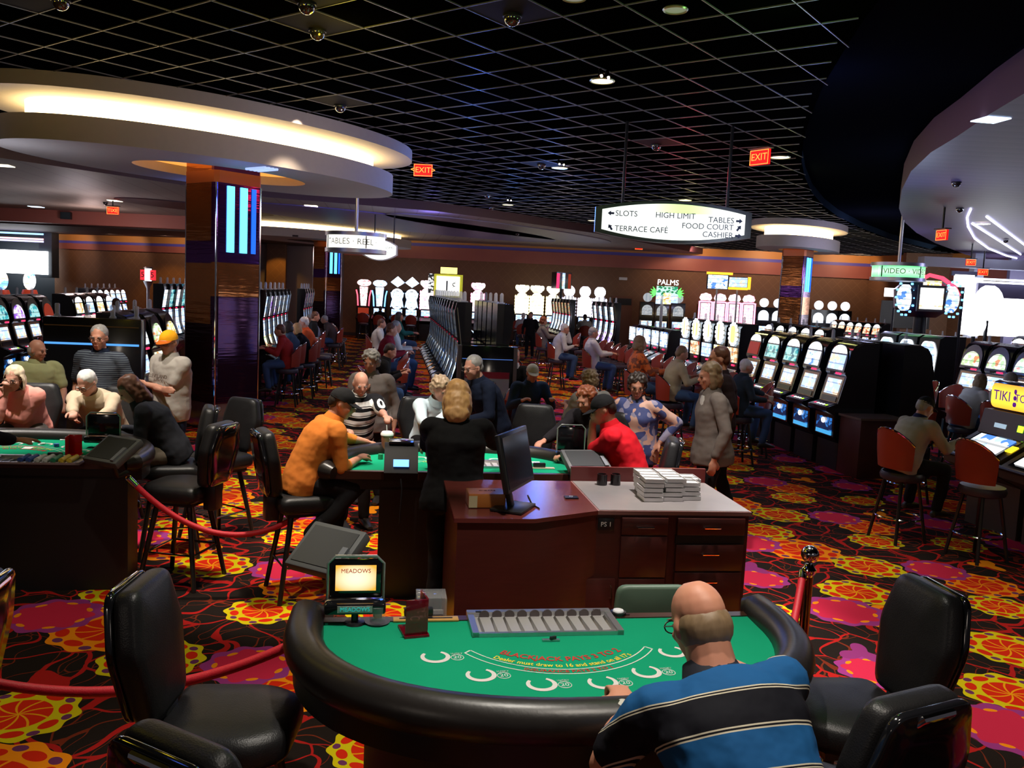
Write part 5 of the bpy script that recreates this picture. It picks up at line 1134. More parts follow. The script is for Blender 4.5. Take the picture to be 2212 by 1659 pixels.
for (px, py), lab in zip(doms, NM):
    c = tile_at(px, py); b = B(); b.box((c.x, c.y, CZ-.004), (GS-.02, GS-.02, .006), -GA+0); o = b.done('solid_tile', SOL); tag(o, 'solid dark tile holding the '+lab.replace('smoked ', ''), 'ceiling tile'); dome(px, py, CZ-.006, lab)
for px, py, z, lab in ((2066, 393, 4.45, 'upper security dome under the lilac ceiling'), (2074, 450, 4.45, 'lower security dome under the lilac ceiling'), (2173, 518, 4.43, 'security dome inside the neon lens'), (228, 437, 4.5, 'security dome under the beige ceiling at the left'), (1118, 503, 4.5, 'small security dome under the beige ceiling in the middle')):
    dome(px, py, z, lab, .9)
def downlight(px, py, z, lab, r=.10, col=(1, .8, .4), es=6, trim=True):
    p = at(px, py, z); t = thing('downlight', lab, 'ceiling light', (p.x, p.y, z), 0); b = B(); b.torus((0, 0, -.004), r, .012, 24, 5); b.done('trim_ring', mat('light_ring', (.5, .55, .35), .3, .5), t)
    b = B(); b.lathe([(r, -.006), (r*.98, -.002)], n=24); b.done('lit_lens', mat('lens_%s' % str(col), col, em=col, es=es), t); return t
downlight(1459, 20, CZ-.008, 'ribbed round downlight at the top, greenish rim', .095, (.35, .42, .28), .35); downlight(1240, -6, CZ-.008, 'pale downlight cut by the top picture edge', .095, (.4, .42, .38), .4)
for px, py, lab in ((1301, 174, 'yellow downlight in the ceiling right of centre, nearest bright one'), (1209, 362, 'small bright downlight above the centre bank'), (1097, 442, 'distant downlight left of the direction sign'), (1686, 339, 'bright oval downlight beside the sideways exit sign'), (1480, 432, 'downlight just above the direction sign'), (1655, 477, 'downlight right of the direction sign'), (1774, 510, 'downlight above the small canopy'), (1280, 476, 'faint downlight left of the direction sign')):
    downlight(px, py, CZ-.008, lab, .13 if py < 200 else .15, (1, .82, .5), 5)
    if py in (174, 362, 442): # little track lamps above the fitting
        p = at(px+2, py-22*(1 if py == 174 else .7), CZ-.05); t = thing('track_lamp', 'twin chrome spot lamps beside the '+lab.split(',')[0], 'lamp', p, GA)
        for s in (-1, 1): b = B(); b.cyl((s*.05, 0, 0), (s*.05, -.03, -.07), .022, .03, 10); b.done('lamp_head', CHROME, t); b = B(); b.ell((s*.05, -.035, -.075), (.014, .014, .014), None, 8, 5); b.done('bulb', mat('warm_bulb', (1, .9, .7), em=(1, .9, .75), es=12), t)
WB = [(1934, 14), (1771, 277), (1756, 338), (1774, 420), (1823, 468), (1854, 487), (1964, 526), (1979, 516)]
for i, (px, py) in enumerate(WB):
    p = at(px, py, 4.98); b = B(); b.ell((0, 0, 0), (.05, .05, .03) if i else (.07, .07, .04), None, 10, 6); o = b.done('pin_light', mat('pin_light', (1, 1, 1), em=(.95, .95, 1), es=9)); o.location = p; tag(o, 'tiny white pin light along the dark curved recess, %s from the top' % ORD[i], 'light', 'pin lights along the recess')
for px, py, z, w_, lab in ((2140, 259, 4.44, .28, 'pale blue square light under the lilac ceiling'), (2122, 484, 4.41, .24, 'white square light inside the neon lens'), (6, 358, 4.49, .35, 'warm square light at the left end of the beige ceiling'), (78, 447, 4.49, .4, 'bluish white square light over the left edge machines'), (248, 434, 4.49, .35, 'warm square light above the mirrored exit sign'), (672, 445, 4.49, .35, 'warm square light right of the near canopy'), (1034, 491, 4.49, .4, 'pale square light over the violet oval, left of two'), (1112, 504, 4.49, .4, 'pale square light over the violet oval, right of two')):
    p = at(px, py, z); b = B(); b.box((0, 0, 0), (w_, w_, .012), UA); c = (.6, .8, 1) if 'blu' in lab else (1, .9, .7); o = b.done('square_light', mat('sq%s' % str(c), c, em=c, es=3)); o.location = p; tag(o, lab, 'ceiling light')
# wall washers
for px, y in ((318, 35.2), (592, 38)):
    p = atd(px, 520, y); spot(p.x, p.y-.5, 4.0, p.x, p.y+1.0, 1.8, 420 if px < 400 else 260, 70, (1, .5, .06))
# ================================================================ people
def remesh(bd, vox, smooth=4, name='m', push=None):
    bmesh.ops.recalc_face_normals(bd.bm, faces=bd.bm.faces)
    me = bpy.data.meshes.new(name); bd.bm.to_mesh(me); bd.bm.free()
    o = bpy.data.objects.new('tmp', me); TS.collection.objects.link(o)
    r = o.modifiers.new('r', 'REMESH'); r.mode = 'VOXEL'; r.voxel_size = vox; r.use_smooth_shade = True
    s = o.modifiers.new('s', 'SMOOTH'); s.iterations = smooth; s.factor = .5
    TV.update(); dg = TV.depsgraph
    out = bpy.data.meshes.new_from_object(o.evaluated_get(dg)); out.name = name
    bpy.data.objects.remove(o); bpy.data.meshes.remove(me)
    if push:
        cs = [(vt.co.copy(), vt.normal.copy()) for vt in out.vertices]
        for vt, (c_, n_) in zip(out.vertices, cs): vt.co = push(c_, n_)
    out.polygons.foreach_set('use_smooth', [True]*len(out.polygons)); return out
def putm(name, me, m, parent):
    me.materials.clear(); me.materials.append(m); o = bpy.data.objects.new(name, me); COL.objects.link(o); o.parent = parent; return o
USED = set()
def skin(c):
    k = 'skin_%s' % c
    cols = {'a': ((.62, .30, .19), (.55, .22, .14)), 'b': ((.56, .28, .18), (.48, .20, .13)), 'c': ((.66, .36, .26), (.6, .26, .18))}
    return nmat(k, lambda: emix(cols[c][0], cols[c][1], enoise(coords()[0], 14, 3)), .5, spec=.4)
HAIRM = lambda n, a, b_: nmat('hair_'+n, lambda: (lambda o, x, y, z: emix(a, b_, enoise(vec(x*60, y*60, z*12), 1, 3)))(*coords()), .5)
HR = {'grey': HAIRM('grey', (.22, .20, .18), (.42, .40, .37)), 'white': HAIRM('white', (.55, .52, .48), (.80, .78, .74)), 'blonde': HAIRM('blonde', (.50, .24, .07), (.78, .48, .22)), 'straw': HAIRM('straw', (.42, .28, .17), (.62, .46, .30)), 'dark': HAIRM('dark', (.012, .008, .006), (.04, .025, .018)),
      'brown': HAIRM('brown', (.06, .022, .012), (.16, .06, .03)), 'red': HAIRM('red', (.16, .035, .012), (.30, .09, .03)), 'ltbrown': HAIRM('ltbrown', (.16, .10, .05), (.30, .20, .11)), 'pale': HAIRM('pale_blonde', (.60, .45, .28), (.85, .72, .52))}
def cloth(name, c, c2=None, sc=6): return nmat('cloth_'+name, lambda: (emix(c, c2 or tuple(k*.75 for k in c), enoise(coords()[0], sc, 3)), (enoise(coords()[0], 9, 2), .5, .02)), .85, spec=.15)
def striped(name, cols, per, d=(0, 0, 1), off=0):      # cols: list of (end fraction, colour)
    def f():
        o, x, y, z = coords(); t = efrac((x*d[0]+y*d[1]+z*d[2]+off)/per); c = cols[0][1]
        for (e0, _), (_, c1) in zip(cols, cols[1:]): c = emix(c, c1, t > e0)
        return c, (enoise(o, 9, 2), .4, .02)
    return nmat('cloth_'+name, f, .85, spec=.15)
def smoothpath(P, n=6):
    out = []
    for i in range(len(P)-1):
        p0, p1, p2, p3 = P[max(i-1, 0)], P[i], P[i+1], P[min(i+2, len(P)-1)]
        for k in range(n):
            t = k/n; out.append(.5*((2*p1)+(p2-p0)*t+(2*p0-5*p1+4*p2-p3)*t*t+(3*p1-p0-3*p2+p3)*t**3))
    out.append(P[-1]); return out
def limb(b, P, R, n=12):
    P = [Vector(p) for p in P]; Q = smoothpath(P, 5); RR = []
    for i in range(len(P)-1): RR += [R[i]+(R[i+1]-R[i])*k/5 for k in range(5)]
    RR.append(R[-1]); d0 = (Q[1]-Q[0]).normalized(); d1 = (Q[-1]-Q[-2]).normalized()
    Q = [Q[0]-d0*RR[0]*.8, Q[0]-d0*RR[0]*.45]+Q+[Q[-1]+d1*RR[-1]*.45, Q[-1]+d1*RR[-1]*.8]; RR = [RR[0]*.5, RR[0]*.88]+RR+[RR[-1]*.88, RR[-1]*.5]
    b.tube(Q, RR, n)
def handgeo(b, wr, d, pn, side, curl=.5, s=1.0, f=1.0):
    # wrist, direction of the fingers, palm normal (out of the palm), side +1 thumb towards d x pn
    d = d.normalized(); pn = (pn-d*pn.dot(d)).normalized(); t = d.cross(pn).normalized()*side
    def at_(a, bb, c): return wr+d*(a*s)+t*(bb*s)+pn*(c*s)
    R = Matrix((t, d, pn)).transposed()
    b.ell(at_(.045, 0, .0), (.041*s, .055*s, .017*s), R, 12, 8)
    for i, (o, L, r) in enumerate(((.029, .078, .0095), (.010, .088, .0098), (-.010, .080, .0094), (-.028, .062, .0085))):
        p = at_(.085, o, 0); P = [p]; a = 0; dirv = d
        for k, fr in enumerate((.45, .32, .25)):
            a += curl*(.55+.35*k+.08*i); q = P[-1]+(d*cos(a)+pn*sin(a)+t*(o*.8)).normalized()*(L*fr*s); P.append(q)
        limb(b, [at_(.06, o*.9, 0)]+P, [r*s*f, r*s*f, r*s*.95*f, r*s*.88*f, r*s*.8*f], 8)
    th = [at_(.018, .028, .004), at_(.045, .052, .012), at_(.068, .060, .020+.012*curl), at_(.088, .055, .026+.02*curl)]
    limb(b, th, [.014*s, .0125*s*f, .0115*s*f, .0095*s*f], 8)
def person(label, hp, face=0, sit=True, seat=.78, lean=8, side=0, yaw=0, nod=10, hl=None, hrn=None, shirt=None, sleeve=1.0, pants=None, hair=None, hs='short', cap=None, glasses=False, sk='a', vox=.013, k=1.0, fat=1.0, y=None,
           curl=.6, extra=None, st=None, shoe=None, legs=None, group=None, fist=(None, None), skirt=0, womanly=False, feet=True, **kw_):
    F = rad(face); nk = kw_.get('neck', 1)
    zp = (seat+.11) if sit else .93*k
    Rl = Euler((-rad(lean), rad(side), 0)).to_matrix(); s = Rl @ Vector((0, 0, 1)); f = Rl @ Vector((0, 1, 0)); X = Rl @ Vector((1, 0, 0)); pel = Vector((0, 0, zp))
    if not sit and lean > 12: pel.y = -.10
    bend_ = lambda t: pel + s*(t*k) + f*(-.015*sin(pi*t/.5))+ Vector((0, 1, 0))*(.0)
    nb = bend_(.50)
    sh = Euler((-rad(nod+lean*.15), 0, 0)).to_matrix(); Rh = Euler((0, rad(side*.4), rad(yaw))).to_matrix() @ Euler((-rad(nod), 0, 0)).to_matrix()
    nd = (s*.6+Vector((0, 0, 1))*.4).normalized(); hc = nb + nd*(.145*k) + (Euler((0, 0, rad(yaw))).to_matrix() @ Vector((0, 1, 0)))*.018 + f*.02
    top = hc + Rh @ Vector((0, -.01, .125*k))
    RZ = Matrix.Rotation(F, 3, 'Z')
    W0 = at(*hp, top.z) if y is None else atd(*hp, y)
    tw = RZ @ Vector((top.x, top.y, 0)); base = Vector((W0.x-tw.x, W0.y-tw.y, 0))
    if y is not None:
        ag = kw_.get('again', 0); d_ = W0.z-top.z
        if ag < 4 and abs(d_) > .01:        # fit the height of the head by stature, then by how far the back leans
            if not sit: k *= max(.88, min(1.1, W0.z/top.z)); ag = 4
            elif ag == 0: k = max(.94, min(1.07, k*(1+d_/.8)))
            else: lean = max(-4, min(44, lean-d_*(55 if lean > 22 else 110)))
            return person(label, hp, face, sit, seat, lean, side, yaw, nod, hl, hrn, shirt, sleeve, pants, hair, hs, cap, glasses, sk, vox, k, fat, y, curl, extra, st, shoe, legs, group, fist, skirt, womanly, feet, again=ag+1)
    t = thing('person', label, 'person', base, F, group)
    inv = RZ.transposed()
    def loc(w): return inv @ (Vector(w)-base)
    # arms by two bone reach
    SW = .185*k*(.9 if womanly else 1)*(fat*.25+.75); A1, A2 = .285*k, .255*k
    arms = []
    for sg, tg in ((-1, hl), (1, hrn)):
        S = nb - s*.055*k + X*(sg*SW)
        if tg is None:
            T = (Vector((sg*.19, .40, zp+.26)) if sit else pel + Vector((sg*.27, .06, -.06)))
        elif tg[0] == 'w': T = loc(at(tg[1], tg[2], tg[3]))
        elif tg[0] == 'h': T = hc + Rh @ Vector(tg[1:4])
        elif tg[0] == 't': T = pel + X*tg[1]*1.0 + f*tg[2] + s*tg[3]
        else: T = Vector(tg)
        d = T-S; L = min(d.length, (A1+A2)*.985); d.normalize(); T = S+d*L
        ca = (A1*A1+L*L-A2*A2)/(2*A1*L); ca = max(-1, min(1, ca)); an = math.acos(ca)
        pole = Vector((sg*.55, -.35, -1)) if not (tg and tg[0] in ('t', 'w') and len(tg) > 4) else Vector(tg[4])
        pv = (pole-d*pole.dot(d)).normalized(); El = S + d*(cos(an)*A1) + pv*(sin(an)*A1)
        arms.append((S, El, T, sg))
    # legs
    lg = []
    for sg in (-1, 1):
        H = pel + Vector((sg*.095*k, 0, -.02))
        if sit: K = H+Vector((sg*.10, .41*k, -.03)); An = K+Vector((0, -.06, -.44*k)); An.z = max(.08, An.z)
        else: st_ = (legs or (0, 0))[0 if sg < 0 else 1]; K = Vector((sg*.10+pel.x*.5, .03+max(st_, 0)*.5+min(st_, 0)*.2, .50*k)); An = Vector((sg*.11, st_, .085))
        if legs and sit: K = H+Vector(legs[0 if sg < 0 else 1][:3]); An = K+Vector(legs[0 if sg < 0 else 1][3:6])
        lg.append((H, K, An))
    # --- skin body
    b = B(); g = .92
    def torso(b, m, lo=-.10, hi=.47, pad_=0):
        P = [(-.12, .15, .115), (0, .170, .128), (.12, .152, .118+.05*(fat-1)), (.25, .160, .122+.03*(fat-1)), (.36, .178, .122), (.43, .165, .105), (.475, .125, .082), (.51, .07, .065)]
        if womanly: P = [(-.12, .16, .12), (0, .178, .132), (.12, .148, .112+.05*(fat-1)), (.25, .152, .122), (.34, .162, .132), (.43, .145, .098), (.475, .11, .075), (.51, .06, .058)]
        rings = []
        for tt, wx, wy in P:
            if tt < lo-.03 or tt > hi+.05: continue
            c = bend_(tt); wx, wy = wx*k*fat*m+pad_, wy*k*fat*m+pad_
            belly = (fat-1)*.25*max(0, 1-abs(tt-.12)/.2)
            rings.append([c+X*(wx*cos(a))+f*(wy*(sin(a))+belly*max(0, sin(a))*.35) for a in [2*pi*i/20 for i in range(20)]])
        b.loft(rings)
    torso(b, g)
    for S, El, T, sg in arms:
        limb(b, [nb-s*.06+X*(sg*.08), S, S.lerp(El, .5), El], [.055*k*g, .055*k*g, .045*k, .038*k]); fa = (T-El).normalized()
        limb(b, [El, El.lerp(T, .35), El.lerp(T, .8), T], [.038*k, .040*k, .030*k, .026*k])
        fi = fist[0 if sg < 0 else 1]; pn = Vector((0, 0, -1)); hd = fa
        if fi: hd = Vector(fi[0]); pn = Vector(fi[1])
        elif T.z < zp-.02 and not sit: hd = Vector((0, .15, -1)); pn = Vector((-sg, 0, 0))
        handgeo(b, T+hd.normalized()*.005, hd, pn, -sg if pn.z < .1 or True else sg, curl if not fi or len(fi) < 3 else fi[2], k, 1 if vox < .012 else 1.15)
    for H, K, An in lg:
        limb(b, [H, H.lerp(K, .5), K], [.085*k*g, .072*k*g, .052*k*g]); limb(b, [K, K.lerp(An, .35), An], [.052*k*g, .054*k*g, .036*k]); limb(b, [An, An+Vector((0, .05, -.045)), An+Vector((0, .14, -.06))], [.034, .034, .028])
    limb(b, [nb-s*.02, nb.lerp(hc, .55)+Rh @ Vector((0, -.02, 0)), hc+Rh @ Vector((0, -.025, -.03))], [.060*k*nk*(.85 if womanly else 1), .052*k*nk*(.85 if womanly else 1), .05*k*nk])
    def hh(x, yy, z): return hc+Rh @ Vector((x*k, yy*k, z*k))
    def he(x, yy, z, r): b.ell(hh(x, yy, z), (r[0]*k, r[1]*k, r[2]*k), Rh, 16, 10)
    he(0, -.012, .032, (.074, .093, .090)); he(0, .022, -.028, (.060, .070, .084)); he(0, .050, -.088, (.034, .034, .026)); he(0, .0, -.055, (.052, .06, .05)); he(0, .078, .026, (.046, .016, .012))
    for sg in (-1, 1): he(sg*.075, -.008, -.008, (.011, .020, .031)); he(sg*.034, .066, -.022, (.024, .020, .020))
    limb(b, [hh(0, .084, .014), hh(0, .098, -.006), hh(0, .104, -.022)], [.008*k, .011*k, .014*k], 8); he(0, .088, -.056, (.022, .010, .010))
    putm('body', remesh(b, vox, 2 if vox < .012 else 1, 'body'), skin(sk), t)
    det = vox <= .0135
    if det:
        b = B()
        for sg in (-1, 1): b.ell(hh(sg*.031, .0835, .006), (.013*k, .007*k, .006*k), Rh, 10, 6)
        b.done('eyes', mat('eye_dark', (.10, .07, .06), .2), t); b = B(); b.ell(hh(0, .0975, -.056), (.020*k, .0035*k, .0035*k), Rh, 10, 5); b.done('mouth', mat('lip', (.40, .15, .11), .5), t)
        b = B()
        for sg in (-1, 1): b.ell(hh(sg*.032, .094, .026), (.018*k, .004*k, .0035*k), Rh, 8, 5)
        b.done('eyebrows', HR[hair] if hair else HR['grey'], t)
    cv = max(vox, .012)
    # --- shirt
    if shirt:
        b = B(); torso(b, 1.04, -.12, .47, .012)
        for S, El, T, sg in arms:
            limb(b, [nb-s*.065+X*(sg*.06), S+s*.004, S.lerp(El, .4)], [.062*k, .072*k, .068*k])
            if sleeve <= .5: e = S.lerp(El, sleeve/.5); limb(b, [S, S.lerp(e, .5), e], [.071*k, .069*k, .069*k])
            else:
                limb(b, [S, S.lerp(El, .5), El], [.070*k, .062*k, .056*k]); e = El.lerp(T, (sleeve-.5)/.5); limb(b, [El, El.lerp(e, .5), e], [.056*k, .051*k, .040*k])
        limb(b, [nb-s*.05, nb-s*.012], [.072*k, .062*k])
        if skirt: b.loft([[pel+s*z_+X*(r*1.15*cos(a))+f*(r*sin(a)) for a in [2*pi*i/16 for i in range(16)]] for z_, r in ((.1, .15*fat), (-.05, .18*fat), (-skirt, .178*fat))])
        def wr(co, n):
            q = noise.noise(co*7.0+Vector((len(label), 0, 0)))*.008 + noise.noise(Vector((co.x*14, co.y*14, co.z*22)))*.004; return co+n*q
        putm('shirt', remesh(b, cv, 2, 'shirt', wr), shirt, t)
        b = B(); cc = nb+s*.012*k; b.loft([[cc+s*z_+X*(r*cos(a))+f*(r*.95*sin(a)+.004) for a in [2*pi*i/20 for i in range(20)]] for z_, r in ((-.035, .088*k), (.036, .066*k), (.040, .072*k), (-.03, .096*k))], cap=False); b.done('collar', extra.get('collar', shirt) if extra else shirt, t)
    if pants:
        b = B(); rings = []
        for tt, wx, wy in ((-.13, .13, .11), (-.08, .166, .128), (0, .172, .130), (.04, .158, .122)):
            c = bend_(tt); rings.append([c+X*(wx*k*fat*cos(a))+f*(wy*k*fat*sin(a)) for a in [2*pi*i/20 for i in range(20)]])
        b.loft(rings)
        for H, K, An in lg: limb(b, [H, H.lerp(K, .5), K], [.098*k, .088*k, .070*k]); limb(b, [K, K.lerp(An, .5), An+Vector((0, 0, .02))], [.070*k, .064*k, .058*k])
        putm('trousers', remesh(b, cv+.003, 2, 'trousers', lambda co, n: co+n*noise.noise(co*9)*.01), pants, t)
    if feet and (shoe or pants):
        for H, K, An in lg:
            b = B(); b.loft([[An+Vector((rx*cos(a), yy+0, zz+rz_*sin(a))) for a in [2*pi*i/12 for i in range(12)]] for yy, zz, rx, rz_ in ((-.065, -.05, .020, .02), (-.055, -.045, .036, .034), (0, -.03, .042, .05), (.08, -.045, .044, .034), (.15, -.055, .042, .024), (.185, -.06, .028, .014))]); b.done('shoe', shoe or mat('dark_shoe', (.015, .012, .01), .4), t)
    # --- hair
    if hair and hs != 'none':
        b = B(); hm = HR[hair]; n0 = len(b.bm.verts)
        def e(x, yy, z, r): b.ell(hh(x, yy, z), (r[0]*k, r[1]*k, r[2]*k), Rh, 18, 11)
        amp, fr = .004, 30
        if hs == 'short': e(0, -.024, .046, (.081, .092, .086)); e(0, -.060, -.002, (.068, .055, .07))
        elif hs == 'fringe':    # bald on top, hair at back and sides
            e(0, -.030, -.012, (.0812, .083, .078)); amp = .002
        elif hs == 'bob': e(0, -.022, .046, (.086, .096, .088)); e(0, -.050, -.03, (.088, .070, .10)); e(-.07, .0, -.03, (.026, .05, .09)); e(.07, .0, -.03, (.026, .05, .09)); amp = .006
        elif hs == 'curly': e(0, -.024, .05, (.098, .102, .092)); e(0, -.045, -.01, (.098, .08, .08)); amp, fr = .016, 38
        elif hs == 'long': e(0, -.022, .046, (.088, .098, .090)); e(0, -.062, -.05, (.092, .060, .13)); e(0, -.07, -.13, (.088, .05, .075)); e(-.075, -.005, -.04, (.028, .05, .11)); e(.075, -.005, -.04, (.028, .05, .11)); amp = .007
        me = remesh(b, .008 if vox < .02 else .014, 1, 'hair', lambda co, n: co+n*(noise.noise(co*fr)*amp))
        # open the face
        bm = bmesh.new(); bm.from_mesh(me); iv = Rh.transposed(); kill = []
        for vt in bm.verts:
            q = iv @ (vt.co-hc)/k
            if cap and q.z > .048: kill.append(vt)
            elif hs == 'fringe':
                if q.y > .022: kill.append(vt)
            elif q.y > .035 and q.z < .062-max(0, abs(q.x)-.035)*.6: kill.append(vt)
            elif q.y > .075 and hs != 'fringe' and q.z < .075: kill.append(vt)
        if kill: bmesh.ops.delete(bm, geom=kill, context='VERTS'); bm.to_mesh(me)
        bm.free(); putm('hair', me, hm, t)
    if cap:
        b = B(); R3 = Rh; rings = []
        for j in range(7):
            ph = j/6*pi/2; rings.append([hh(.084*cos(ph)*cos(a), -.014+.100*cos(ph)*sin(a), .030+.092*sin(ph)) for a in [2*pi*i/24 for i in range(24)]] if j < 6 else [hh(.004*cos(a), -.014+.004*sin(a), .122) for a in [2*pi*i/24 for i in range(24)]])
        b.loft(rings); cp = b.done('cap', cap, t, True)
        b = B(); R0 = [hh(.076*cos(a), -.010+.098*sin(a), .034) for a in [pi*(.12+.76*i/12) for i in range(13)]]; R1 = [hh(.072*cos(a), .030+.135*sin(a), .018) for a in [pi*(.12+.76*i/12) for i in range(13)]]
        for off in (0, .004): pass
        up_ = Rh @ Vector((0, 0, .005)); b.loft([R0, R1, [p-up_ for p in R1], [p-up_ for p in R0]], closed=False, cap=False); b.done('cap_bill', extra.get('bill', cap) if extra else cap, cp)
    if glasses:
        b = B()
        for sg in (-1, 1):
            c = hh(sg*.034, .101, .004); P = [c+Rh @ Vector((.024*k*cos(a), 0, .018*k*sin(a))) for a in [2*pi*i/14 for i in range(15)]]; b.tube(P, .0022, 5); b.tube([hh(sg*.056, .101, .008), hh(sg*.080, .06, .008), hh(sg*.080, -.01, .004)], .0022, 5)
        b.tube([hh(-.010, .105, .008), hh(.010, .105, .008)], .0022, 5); b.done('glasses', mat('glasses_frame', (.05, .035, .03), .25, .5), t)
    if st and sit:
        q = base+RZ @ Vector((0, .02, 0))
        if st[0] == 'g': dup(gs, (q.x, q.y, 0), F, st[1:])
        else:
            for o in list(SL):
                if (o.location-q).length < .62 and o.name not in USED:
                    if o == STP[0]: o.location = q; o.rotation_euler = (0, 0, F); o['label'] = st[1:]; USED.add(o.name); st = None; break
                    SL.remove(o)
                    for c in kids(o): bpy.data.objects.remove(c)
                    bpy.data.objects.remove(o)
            if st: o = dup(STP[0], (q.x, q.y, 0), F, st[1:], 'stools with players on them'); SL.append(o); USED.add(o.name)
    return dict(t=t, hc=hc, Rh=Rh, hh=hh, arms=arms, nb=nb, s=s, f=f, X=X, pel=pel, base=base, top=top, k=k)
BK = cloth('black', (.010, .010, .012)); NAVY = cloth('navy', (.012, .018, .040)); JEANS = cloth('jeans', (.05, .10, .22)); DKP = cloth('dark_trousers', (.012, .011, .013)); KH = cloth('khaki', (.32, .27, .15)); GREYP = cloth('grey_trousers', (.12, .11, .10))
TW = {}
# --- foreground player
def fgshirt():
    o, x, y, z = coords(); lean_ = rad(40)
    q = y*sin(lean_)+z*cos(lean_) - .055*x; t = efrac((q-.045)/.215)
    BL, DK, CR = (.010, .085, .24), (.006, .006, .010), (.55, .50, .38)
    c = emix(BL, CR, t > .455); c = emix(c, DK, t > .475); c = emix(c, CR, t > .500); c = emix(c, DK, t > .520); c = emix(c, CR, t > .945); c = emix(c, DK, t > .962); c = emix(c, CR, t > .982)
    return c, (enoise(o, 11, 2), .5, .02)
FG = person('person in blue and black striped polo shirt, back to us, at the foreground table', (1492, 1252), face=12, seat=.76, lean=40, side=-9, yaw=8, nod=26, k=1.04, st='gblack stool under the striped shirt player in front', hl=('w', 1352, 1522, 1.03, (-.75, -.55, -.75)), hrn=('w', 1560, 1430, 1.04), shirt=nmat('cloth_striped_polo', fgshirt, .8, spec=.15), sleeve=.36,
            pants=KH, hair='ltbrown', hs='fringe', glasses=True, sk='a', vox=.0085, fat=1.14, neck=1.25, curl=.9, extra={'collar': mat('navy_collar', (.008, .010, .02), .8)}, legs=((-.14, .36, -.02, 0, -.02, -.42), (.26, .30, .02, .02, .0, -.44)), fist=((Vector((.05, 1, .15)), Vector((0, 0, -1)), 1.05), None))
a = FG['arms'][0]; S, El, T, sg = a; d = (T-El).normalized()
b = B(); cc = T-d*.035; side_ = d.cross(Vector((0, 0, 1))).normalized(); upv = side_.cross(d)
b.tube([cc+side_*(.033*cos(q))+upv*(.031*sin(q)) for q in [2*pi*i/16 for i in range(17)]], .0065, 6); wb = b.done('wrist_watch', mat('watch_band', (.20, .17, .14), .25, .9), FG['t'])
b = B(); b.cyl(cc+upv*.030, cc+upv*.040, .016, n=16); b.done('watch_face', mat('watch_face', (.7, .68, .6), .2, .3), wb)
p = at(1312, 1538, .98); b = B(); b.box((0, 0, .018), (.16, .085, .034), bev=.014); o = b.done('black_pouch', LEATH); o.location = (p.x, p.y, .983); o.rotation_euler = (0, 0, rad(8)); tag(o, 'small black leather pouch under the hand of the striped shirt player', 'pouch')
# --- left table
person('person with blonde hair, glasses and pink vest leaning chin on hand at the left table', (28, 798), face=192, lean=18, nod=14, yaw=-8, hl=(.18, .34, 1.06), hrn=('h', .05, .085, -.12), shirt=cloth('pink', (.80, .28, .22), (.75, .35, .30)), sleeve=.95, pants=GREYP, hair='pale', hs='bob', glasses=True, sk='c', womanly=True, fat=1.15, y=7.75, fist=(None, (Vector((-.2, .1, 1)), Vector((0, 1, 0)), 1.1)), st='gblack stool under the pink vest person')
person('person with white hair, glasses and beige sweater leaning folded hands on the left table', (178, 815), face=178, lean=24, nod=34, yaw=-10, hl=('w', 175, 948, 1.05), hrn=('w', 150, 950, 1.05), shirt=cloth('beige', (.56, .44, .31), (.50, .38, .26)), sleeve=.97, pants=DKP, hair='white', glasses=True, sk='c', fat=1.12, curl=.9, y=7.7, extra={'collar': cloth('cream', (.7, .6, .4))}, st='gblack stool under the beige sweater person')
person('person with dark brown hair and black jacket bending over the left table corner', (262, 822), face=110, lean=26, nod=38, yaw=12, hl=('w', 255, 938, 1.04), hrn=('w', 262, 925, 1.05), shirt=cloth('charcoal_jacket', (.022, .023, .030)), sleeve=.97, pants=cloth('taupe_trousers', (.17, .14, .11)), hair='brown', hs='long', sk='c', womanly=True, fat=1.1, y=7.15, st='gblack stool under the person bending in the black jacket')
ST = striped('fine_stripe', [(.78, (.035, .04, .055)), (1, (.16, .19, .21))], .022)
person('person with grey hair, glasses and dark striped polo standing behind the left table', (213, 702), face=172, sit=False, lean=3, nod=8, yaw=18, shirt=ST, sleeve=.4, pants=DKP, hair='grey', glasses=True, sk='a', k=1.04, fat=1.1, y=9.0, extra={'collar': NAVY})
yc = cloth('yellow_cap', (.85, .38, .01), (.80, .34, .01))
P6 = person('person in yellow cap and grey t-shirt standing with folded arms', (362, 712), face=150, sit=False, lean=1, nod=10, yaw=18, hl=('t', .13, .20, .25, (-.3, .1, -1)), hrn=('t', -.14, .23, .22, (.3, .1, -1)), shirt=cloth('grey_tee', (.40, .36, .31), (.36, .32, .28)), sleeve=.34, pants=NAVY, hair='grey', glasses=True, sk='b', k=1.03, fat=1.16, cap=yc, y=9.0, extra={'bill': cloth('orange_bill', (.55, .12, .01))},
            fist=((Vector((1, .1, .1)), Vector((0, -1, 0)), .3), (Vector((-1, .1, .1)), Vector((0, -1, 0)), .3)))
M4 = Matrix.Translation(P6['pel']+Vector((.0, .178, .34))) @ Matrix.Rotation(pi, 4, 'Z') @ RX
textobj('shirt_text', [('CLEVELAND', .055, M4)], mat('brown_print', (.10, .06, .04), .8), P6['t'])
person('person in pale green t-shirt seated behind the left table, looking to the right', (82, 733), face=215, sit=True, seat=.74, lean=6, nod=8, yaw=45, hl=(-.22, .35, .92), hrn=(.22, .35, .92), shirt=cloth('sage_tee', (.42, .42, .20), (.36, .37, .18)), sleeve=.38, pants=DKP, hair='grey', hs='fringe', sk='b', fat=1.25, y=9.6, st='sred stool under the pale green t-shirt person')
